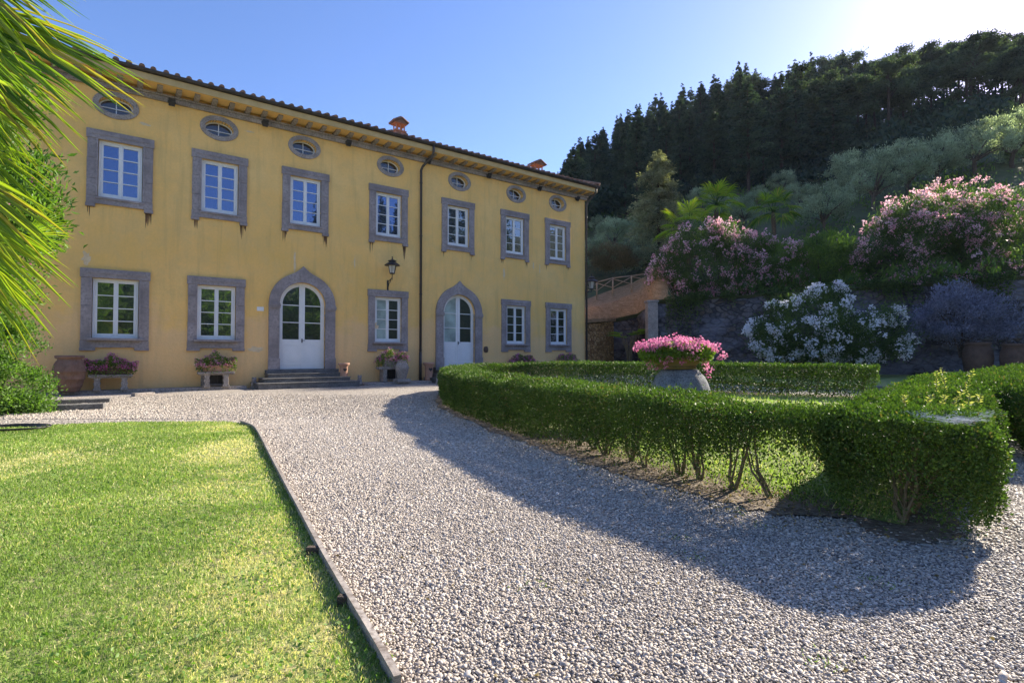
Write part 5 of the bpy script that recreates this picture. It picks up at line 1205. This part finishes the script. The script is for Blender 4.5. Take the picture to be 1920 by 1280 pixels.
# near palm at the left edge (trunk outside the picture)
TB = np.array([-4.3, 2.7, 0]); root = empty('fan_palm', TB, 0, 'large fan palm reaching in from the left edge with long sunlit drooping blades', 'palm tree')
m = MB(); m.tube([(0, 0, 0), (.05, .02, 1.0), (0, 0, 1.8), (0, 0, 2.3)], [.15, .13, .15, .12], 10); m.build('trunk', M['bark_palm'], root, True)
fs = []
def F_(hpx, hpy, Yd, tpx, tpy, Ytip, spread, n, w0=.024, droop=.06, tone=.5, nrm=(.15, -.85, .45), b=(0, 0, 2.2)):
    h_ = atdepth(hpx, hpy, Yd); t_ = atdepth(tpx, tpy - droop*200, Ytip); fs.append((h_ - TB, t_ - h_, nrm, float(np.linalg.norm(t_ - h_)), spread, n, w0, droop, tone, b))
F_(-150, 0, 2.6, 248, 190, 2.6, .34, 26, .026, .05, .5)
F_(-130, -90, 2.7, 135, 50, 2.6, .42, 18, .018, .08, .2)
F_(-160, 60, 2.8, 150, 265, 2.9, .42, 24, .026, .10, .4)
F_(-120, -60, 2.5, 70, 110, 2.5, .60, 20, .022, .12, .6)
F_(-120, 170, 2.9, 70, 300, 3.0, .75, 26, .018, .22, .45)
F_(-60, 190, 3.2, 85, 285, 3.3, .55, 22, .011, .15, .97)
F_(-40, 170, 2.5, 38, 250, 2.45, .9, 9, .024, .55, .78)
F_(-140, 300, 2.7, 120, 480, 2.7, .30, 18, .026, .10, .78, b=(0, 0, 1.9))
F_(-140, 370, 2.8, 128, 560, 2.8, .26, 14, .026, .10, .76, b=(0, 0, 1.9))
F_(-130, 430, 2.9, 80, 640, 2.9, .30, 18, .020, .16, .75, b=(0, 0, 1.8))
F_(50, 440, 4.2, 140, 455, 4.2, 1.15, 30, .010, .05, .5, (0, -1, .15), (0.6, .6, 1.9))
F_(-110, 250, 3.1, 100, 400, 3.2, .5, 22, .018, .15, .55, b=(0, 0, 2.0))
F_(-90, 460, 3.3, 60, 600, 3.3, .8, 22, .016, .2, .5, b=(0, 0, 1.8))
F_(-150, 120, 3.3, 60, 330, 3.4, .7, 26, .02, .2, .25)
palm_crown(root, fs, .009)
# broad-leaved climber with lilac flowers behind the palm
P0 = atdepth(30, 380, 7.6); shrub('wisteria', (P0[0] - .55, 7.6, 2.35), 1.15, .6, .85, 12000, 44, .30, .11, .032, M['laurel'], 'dark green climber with a few lilac flowers behind the large palm', 'climber', None, (14, .05, 8, .03, M['magenta']))
P0 = atdepth(40, 120, 8.5); shrub('leafy_tree', (P0[0] - 1.1, 8.5, 4.0), 1.1, .8, 1.6, 6000, 40, .4, .10, .04, M['laurel'], 'leafy tree crown high behind the large palm at the top left', 'tree')
P0 = atdepth(20, 520, 9.4); shrub('leafy_bush', (P0[0] - 1.2, 9.4, 1.4), 1.6, .8, 1.15, 7000, 40, .38, .09, .04, M['laurel'], 'tall leafy bush at the left edge between the palm and the wall', 'bush')
# light green bush at the bottom left
bx = ground(40, 778); shrub('leafy_bush', (bx[0] - 1.05, bx[1] + .35, -.7), 1.15, .8, 1.36, 36000, 170, .24, .055, .034, M['laurel'], 'bright glossy light-green bush beside the gravel at the left edge', 'bush')

# --- olives
def make_tree(name, seedv, H_, rx, rz, K, n, rc, ls, lw_, m, trunkh, bark, spread=1.0):
    """returns parts (meshes) for copying; local origin at trunk base"""
    P, C, i, nr = clumped(n, K, rx, rx, rz, rc, .45); P[:, 2] += H_ - rz; C = C + [0, 0, H_ - rz]
    root = bpy.data.objects.new(name, None); COL.objects.link(root)
    tn = .4 + .22*np.sin(i*2.7) + rng.normal(size=len(P))*.18
    leaves('crown', P, nr*.5 + rng.normal(size=(len(P), 3))*.6 + [0, 0, .6], ls*rng.uniform(.6, 1.4, len(P)), lw_*rng.uniform(.7, 1.3, len(P)), tn, m, root)
    t_ = MB(); r0 = H_*.035; t_.tube([(0, 0, -.5), (.1, 0, trunkh*.5), (0, .1, trunkh)], [r0*1.3, r0, r0*.8], 8, False)
    for q in range(10):
        c = C[rng.integers(0, K)]; t_.tube([(0, .1, trunkh*.9), (c[0]*.4, c[1]*.4, trunkh + (c[2] - trunkh)*.5), c], [r0*.6, r0*.35, r0*.08], 5, False)
    t_.build('trunk', bark, root, True); return root
def clone(root, loc, rz, s, label, cat, group, sz=None):
    c = root.copy(); COL.objects.link(c); c.location = tuple(loc); c.rotation_euler = (0, 0, rz); c.scale = (s, s, sz or s); tag(c, label, cat, group)
    for ch in [o for o in root.children]:
        d = ch.copy(); COL.objects.link(d); d.parent = c
    return c
ol = [make_tree('olive_tree', k, 4.2, 2.2, 1.6, 46, 8500, .42, .17, .05, M['olive'], 1.3, M['bark']) for k in range(3)]
used = set()
OLV = [(1545, 438, 98, 'the roundest one, right of the dark palm'), (1467, 368, 48, 'small pale one standing against the dark pines'), (1640, 395, 110, 'behind the gap between the oleanders'), (1600, 372, 92, 'second row, above the roundest one'),
       (1700, 372, 105, 'above the tall pink oleander on its left side'), (1760, 352, 100, 'rising straight above the tallest pink oleander'), (1830, 330, 112, 'near the right edge, below the umbrella pines'), (1900, 315, 110, 'at the right edge of the picture'),
       (1690, 318, 60, 'upper row against the dark wood'), (1880, 268, 62, 'highest on the slope at the right edge'), (1150, 470, 62, 'low one beside the corner of the villa'), (1125, 440, 40, 'farther one beside the corner of the villa, against the wood'),
       (1395, 425, 60, 'behind the two tall palms'), (1500, 395, 55, 'between the dark palm and the small pale one'), (1190, 455, 50, 'just left of the dark spruce'), (1420, 385, 40, 'small one between the palm crowns, at the foot of the wood'),
       (1790, 285, 60, 'upper row below the pines, right of middle'), (1365, 405, 40, 'half hidden behind the tallest palm'), (1960, 330, 120, 'just beyond the right edge'), (1315, 395, 45, 'between the spruce and the tallest palm')]
for j, (px, py, hp, lab) in enumerate(OLV):
    P = onhill(px, py); h_ = hp*P[1]/1000; k = j % 3; s_ = h_/4.2
    if k not in used:
        used.add(k); r_ = ol[k]; r_.location = (P[0], P[1], P[2] - .2); r_.rotation_euler = (0, 0, j); r_.scale = (s_, s_, s_); tag(r_, 'silver-green olive tree, ' + lab, 'olive tree', 'olive trees on the slope')
    else: clone(ol[k], (P[0], P[1], P[2] - .2), j*1.3, s_, 'silver-green olive tree, ' + lab, 'olive tree', 'olive trees on the slope')
# --- conifers
def conifer(name, H_, R, n, m, base=.12, pw=1.05, seed=0, tuft=.42, droop=.25, whorl=.55, ragged=.3):
    root = bpy.data.objects.new(name, None); COL.objects.link(root); P = []; Dv = []; T_ = []; t_ = MB()
    t_.tube([(0, 0, -1), (0, 0, H_*.5), (0, 0, H_*.97)], [H_*.014 + .05, H_*.009 + .03, .02], 6, False)
    nb = int(H_/whorl)*5; per = max(6, n//nb)
    for k in range(nb):
        f = rng.uniform(0, 1)**.85; z = H_*(base + (1 - base)*f); rr = R*(1 - f)**pw*1.12*rng.uniform(1 - ragged, 1.2) + .10; a = rng.uniform(0, 6.28)
        e = np.array([math.cos(a)*rr, math.sin(a)*rr, -rr*droop + rr*.15*rng.normal()]); u = rng.uniform(.15, 1, per)
        q = np.array([0, 0, z]) + e*u[:, None] + np.array([0, 0, .10*rr])*np.sin(u*3)[:, None] + rng.normal(size=(per, 3))*[.16, .16, .09]*min(1.5, rr*.8)
        P.append(q); Dv.append(e + rng.normal(size=(per, 3))*.55*rr + [0, 0, .2]); T_.append(np.full(per, .45 + rng.normal()*.2))
        if k % 3 == 0: t_.tube([(0, 0, z), (e[0], e[1], z + e[2])], [.035, .008], 4, False)
    P = np.vstack(P); Dv = np.vstack(Dv); SZ = np.clip(.35 + (H_ - P[:, 2])/(H_*.35), .35, 1); leaves('crown', P, Dv, tuft*rng.uniform(.6, 1.3, len(P))*SZ, tuft*.42*rng.uniform(.6, 1.3, len(P))*SZ, np.concatenate(T_) + rng.normal(size=len(P))*.15, m, root, .1)
    t_.build('trunk', M['bark_dark'], root, True); return root
def umbrella(name, H_, R, n, m, cf=.36, seed=0):
    root = bpy.data.objects.new(name, None); COL.objects.link(root); t_ = MB(); K = 17; zc = H_*(1 - cf/2)
    c = rng.normal(size=(K, 3)); c = unit(c)*rng.uniform(.3, 1, (K, 1)); c = c*[R, R, H_*cf*.5] + [0, 0, zc]; i = rng.integers(0, K, n)
    P = c[i] + rng.normal(size=(n, 3))*[.50, .50, .26]*R*.32; lean = rng.normal(size=2)*.3
    leaves('crown', P, rng.normal(size=(n, 3))*.8 + [0, 0, .7], .42*rng.uniform(.6, 1.3, n), .17*rng.uniform(.6, 1.3, n), .45 + .2*np.sin(i*1.7) + rng.normal(size=n)*.15, m, root, .1)
    t_.tube([(0, 0, -1), (lean[0]*.5, lean[1]*.5, H_*.35), (lean[0], lean[1], H_*.7), (0, 0, H_*.93)], [.24, .19, .14, .04], 7, False)
    for k in range(16): t_.tube([(lean[0]*.8, lean[1]*.8, H_*(.55 + .02*k)), c[k]*.6 + np.array([0, 0, zc])*.4, c[k]], [.08, .05, .015], 4, False)
    for k in range(7):
        a = k*2.1; z = H_*(.2 + .05*k); t_.tube([(lean[0]*.6, lean[1]*.6, z), (math.cos(a)*1.0, math.sin(a)*1.0, z + .3)], [.03, .01], 4, False)
    t_.build('trunk', M['bark_dark'], root, True); return root
con = [conifer('conifer_tree', 16, 3.2, 8500, M['pine'], .05, ragged=.35, pw=1.1), conifer('conifer_tree', 16, 2.5, 7000, M['pine'], .10, ragged=.4, pw=1.0), conifer('conifer_tree', 16, 3.5, 8500, M['pine'], .15, droop=-.05, ragged=.5, pw=.9)]
umb = [umbrella('umbrella_pine', 16, 3.2, 7500, M['pine2'], .52), umbrella('umbrella_pine', 16, 3.8, 9500, M['pine2'], .44), umbrella('umbrella_pine', 16, 2.7, 8000, M['pine2'], .66)]
TL = ([1040, 1075, 1105, 1180, 1280, 1350, 1440, 1560, 1640, 1700, 1790, 1920, 2100], [330, 265, 235, 195, 150, 118, 100, 82, 95, 82, 60, 38, 60])
spots = []
def try_spot(ph, R_, dmin):
    x, y = R_*math.sin(ph), R_*math.cos(ph)
    for q in spots:
        if (q[0]-x)**2 + (q[1]-y)**2 < dmin*dmin: return False
    spots.append((x, y)); return True
recs = []; placed = 0; firsts = set(); cnt = 0
cands = []
for k in range(1600):
    ph = math.radians(random.uniform(3.2, 44.3)); R_ = random.choice((random.uniform(120, 142), random.uniform(84, 142), random.uniform(60, 110))); cands.append((ph, R_))
random.shuffle(cands)
for ph, R_ in cands:
    if cnt >= 290: break
    px = CX + F*math.tan(ph)
    low = interp(px, [1050, 1250, 1400, 1640, 1800, 1900], [60, 64, 66, 76, 88, 94])
    if R_ < low or not try_spot(ph, R_, (3.2 if R_ > 118 else 4.0) if px < 1560 else (3.3 if R_ > 122 else 4.8)): continue
    x, y = spots[-1]; z = hz(x, y); ytop = interp(px, *TL)
    hmax = (CAMH + (HZ - ytop)/1000*y) - z
    um = px > 1560 + random.gauss(0, 90)
    H_ = min(hmax*random.uniform(.82, 1.02), random.uniform(14, 23)) if R_ > 112 else min(hmax, random.uniform(10, 16))
    if H_ < 6: continue
    src = random.choice(umb if um else con); s_ = H_/16
    ind = cnt; L_ = 'dark umbrella pine with a bare trunk in the wood on the hill' if um else 'dark conifer in the dense wood on the hill'
    gname = 'umbrella pines on the hill' if um else 'conifers in the wood on the hill'
    recs.append((px, R_, um, H_, y, z))
    if id(src) not in firsts:
        firsts.add(id(src)); src['_i'] = len(recs) - 1; src.location = (x, y, z - .3); src.scale = (max(s_, .75), max(s_, .75), s_); tag(src, L_, 'pine tree' if um else 'conifer', gname)
    else: clone(src, (x, y, z - .3), random.uniform(0, 6.28), max(s_, .75)*random.uniform(.9, 1.15), L_, 'pine tree' if um else 'conifer', gname, s_)['_i'] = len(recs) - 1
    cnt += 1
print('pines', cnt)
ORD = ['first', 'second', 'third', 'fourth', 'fifth', 'sixth', 'seventh', 'eighth', 'ninth', 'tenth', 'eleventh', 'twelfth', 'thirteenth', 'fourteenth', 'fifteenth', 'sixteenth', 'seventeenth', 'eighteenth', 'nineteenth', 'twentieth'] + ['twenty-' + q for q in ('first', 'second', 'third', 'fourth', 'fifth', 'sixth', 'seventh', 'eighth', 'ninth')] + ['thirtieth']
cells = {}
for o in [o for o in bpy.data.objects if '_i' in o]:
    px, R_, um, H_, y, z = recs[o['_i']]; del o['_i']
    zone = next(t for lim, t in ((1110, 'above the villa corner'), (1195, 'left of the spruce'), (1275, 'above the spruce'), (1390, 'above the tallest palm'), (1490, 'above the dark palm'), (1600, 'above the roundest olive'), (1700, 'above the oleander gap'), (1820, 'above the tallest oleander'), (9999, 'at the right edge')) if px < lim)
    row = 'on the skyline' if R_ > 118 else 'halfway up the slope' if R_ > 92 else 'at the foot of the wood'
    cells.setdefault((um, zone, row), []).append((px, o))
for (um, zone, row), lst in cells.items():
    lst.sort(key=lambda q: q[0])
    for k_, (px, o) in enumerate(lst): o['label'] = ('umbrella pine ' if um else 'dark conifer ') + row + ' ' + zone + (', %s from the left' % ORD[min(k_, 29)] if len(lst) > 1 else '')
# the big spruce on the terrace
P = onhill(1235, 488); sp = conifer('spruce_tree', 10.2, 3.1, 26000, M['cypress'], .02, tuft=.26, droop=.30, whorl=.22, ragged=.35, pw=.62); h_ = (488 - 272)*P[1]/1000
sp.location = (P[0], P[1], P[2] - .3); sp.scale = (h_/10.2,)*3; tag(sp, 'single drooping grey-green spruce standing on the slope right of the villa corner', 'spruce')
# undergrowth on the wooded slope
def under():
    n = 60000; ph = np.radians(rng.uniform(2, 50, n)); R_ = 62 + rng.uniform(0, 1, n)**.9*68; X = R_*np.sin(ph); Y = R_*np.cos(ph); px = CX + F*X/Y
    k = R_ > np.interp(px, [1050, 1250, 1400, 1640, 1900], [62, 66, 68, 68, 72]); X, Y = X[k], Y[k]; n = len(X)
    hgt = np.interp(px[k], [1400, 1650, 1950], [1, 1.05, 1.1])*np.clip(2.8 + 2.2*wav(np.c_[X, Y, X*0], .35, 31) + 1.2*wav(np.c_[X, Y, X*0], .12, 32), .3, 7); Z = hillh(X, Y) + hgt*rng.uniform(0, 1, n)**.5
    P = np.c_[X, Y, Z]; leaves('undergrowth', P, rng.normal(size=(n, 3)) + [0, 0, .5], .75*rng.uniform(.5, 1.3, n), .42*rng.uniform(.6, 1.3, n), .25 + .3*wav(P, .3, 33) + rng.normal(size=n)*.15, M['pine'])
    tag(bpy.data.objects['undergrowth'], 'dark dense undergrowth covering the floor of the hillside wood', 'undergrowth', None, 'stuff')
    n = 22000; ph = np.radians(rng.uniform(7.5, 52, n)); R_ = 31 + rng.uniform(0, 1, n)*50; X = R_*np.sin(ph); Y = R_*np.cos(ph)
    k = wav(np.c_[X, Y, X*0], .5, 35) > -.1; k &= ~((np.degrees(np.arctan2(X, Y)) < 17) & (R_ < 41)); X, Y = X[k], Y[k]; n = len(X); Z = hillh(X, Y) + rng.uniform(0, .7, n)**1.5
    P = np.c_[X, Y, Z]; leaves('slope_vegetation', P, rng.normal(size=(n, 3))*.6 + [0, 0, .9], .38*rng.uniform(.5, 1.3, n), .09*rng.uniform(.6, 1.3, n), .35 + .3*wav(P, .4, 36) + rng.normal(size=n)*.15, M['shrub'])
    tag(bpy.data.objects['slope_vegetation'], 'tall rough grass and weeds on the terraced slope', 'rough grass', None, 'stuff')
under()
shrub('hillside_bush', (*onhill(1150, 505)[:2], onhill(1150, 505)[2]-.2), 1.8, 1.2, 1.0, 6000, 40, .4, .22, .04, M['dry'], 'dry yellowish bush behind the pole fence', 'bush', 'bushes behind the pole fence', stem=False)
shrub('hillside_bush', (*onhill(1190, 495)[:2], onhill(1190, 495)[2]-.2), 1.5, 1.2, 1.1, 5000, 40, .4, .2, .04, M['olive'], 'grey-green bush just right of the dry bush behind the fence', 'bush', 'bushes behind the pole fence', stem=False)
shrub('hillside_bush', (*onhill(1120, 500)[:2], onhill(1120, 500)[2]-.2), 1.5, 1.2, 1.2, 5000, 40, .4, .2, .04, M['olive'], 'grey-green bush against the villa corner behind the fence', 'bush', 'bushes behind the pole fence', stem=False)
# trees across the garden, behind the viewpoint (seen only mirrored in the panes)
gt = make_tree('garden_tree', 9, 9, 4.2, 3.6, 60, 6000, 1.2, .55, .3, M['shrub'], 2.2, M['bark'])
GT = [(14, -19), (8, -17), (20, -17), (-6, -24), (-15, -17), (3, -27), (13, -28), (24, -22), (-24, -9), (34, -12)]
for j, (x, y) in enumerate(GT):
    if j == 0: gt.location = (x, y, 0); tag(gt, 'broad green tree across the garden, the one mirrored in the ground floor windows', 'tree', 'trees across the garden')
    else: clone(gt, (x, y, 0), j, random.uniform(.8, 1.15), 'broad green tree across the garden, number %s counted towards the right' % ORD[j], 'tree', 'trees across the garden')
for k, (az, R_) in enumerate(((92, 62), (97, 70), (101, 60), (105, 66), (109, 72), (113, 60), (118, 68), (88, 66))):
    a = math.radians(az); x, y = R_*math.sin(a), R_*math.cos(a); c = clone(con[k % 2], (x, y, hz(x, y) - .3), k, 1.1, 'conifer on the slope beyond the right edge, %s counted away from the wood' % ORD[k], 'conifer', 'conifers beyond the right edge')
    if '_i' in c: del c['_i']
# any unused template is removed
for r_ in con + umb + ol:
    if 'label' not in r_:
        for ch in list(r_.children): bpy.data.objects.remove(ch)
        bpy.data.objects.remove(r_)

# ------------------------------------------------------------------ thin summer haze
hb_ = MB(); hb_.box(-60, 190, -60, 190, -1.03, 95); ho = hb_.build('haze', None)
hm = bpy.data.materials.new('haze_air'); hm.use_nodes = True; n_ = hm.node_tree; n_.nodes.remove(n_.nodes['Principled BSDF'])
pv = n_.nodes.new('ShaderNodeVolumePrincipled'); pv.inputs['Density'].default_value = .00013; pv.inputs['Color'].default_value = (.75, .85, 1.0, 1); pv.inputs['Anisotropy'].default_value = .1
n_.links.new(pv.outputs[0], n_.nodes['Material Output'].inputs['Volume']); ho.data.materials.append(hm); tag(ho, kind='stuff', label='thin bluish haze in the air over the garden and hill')
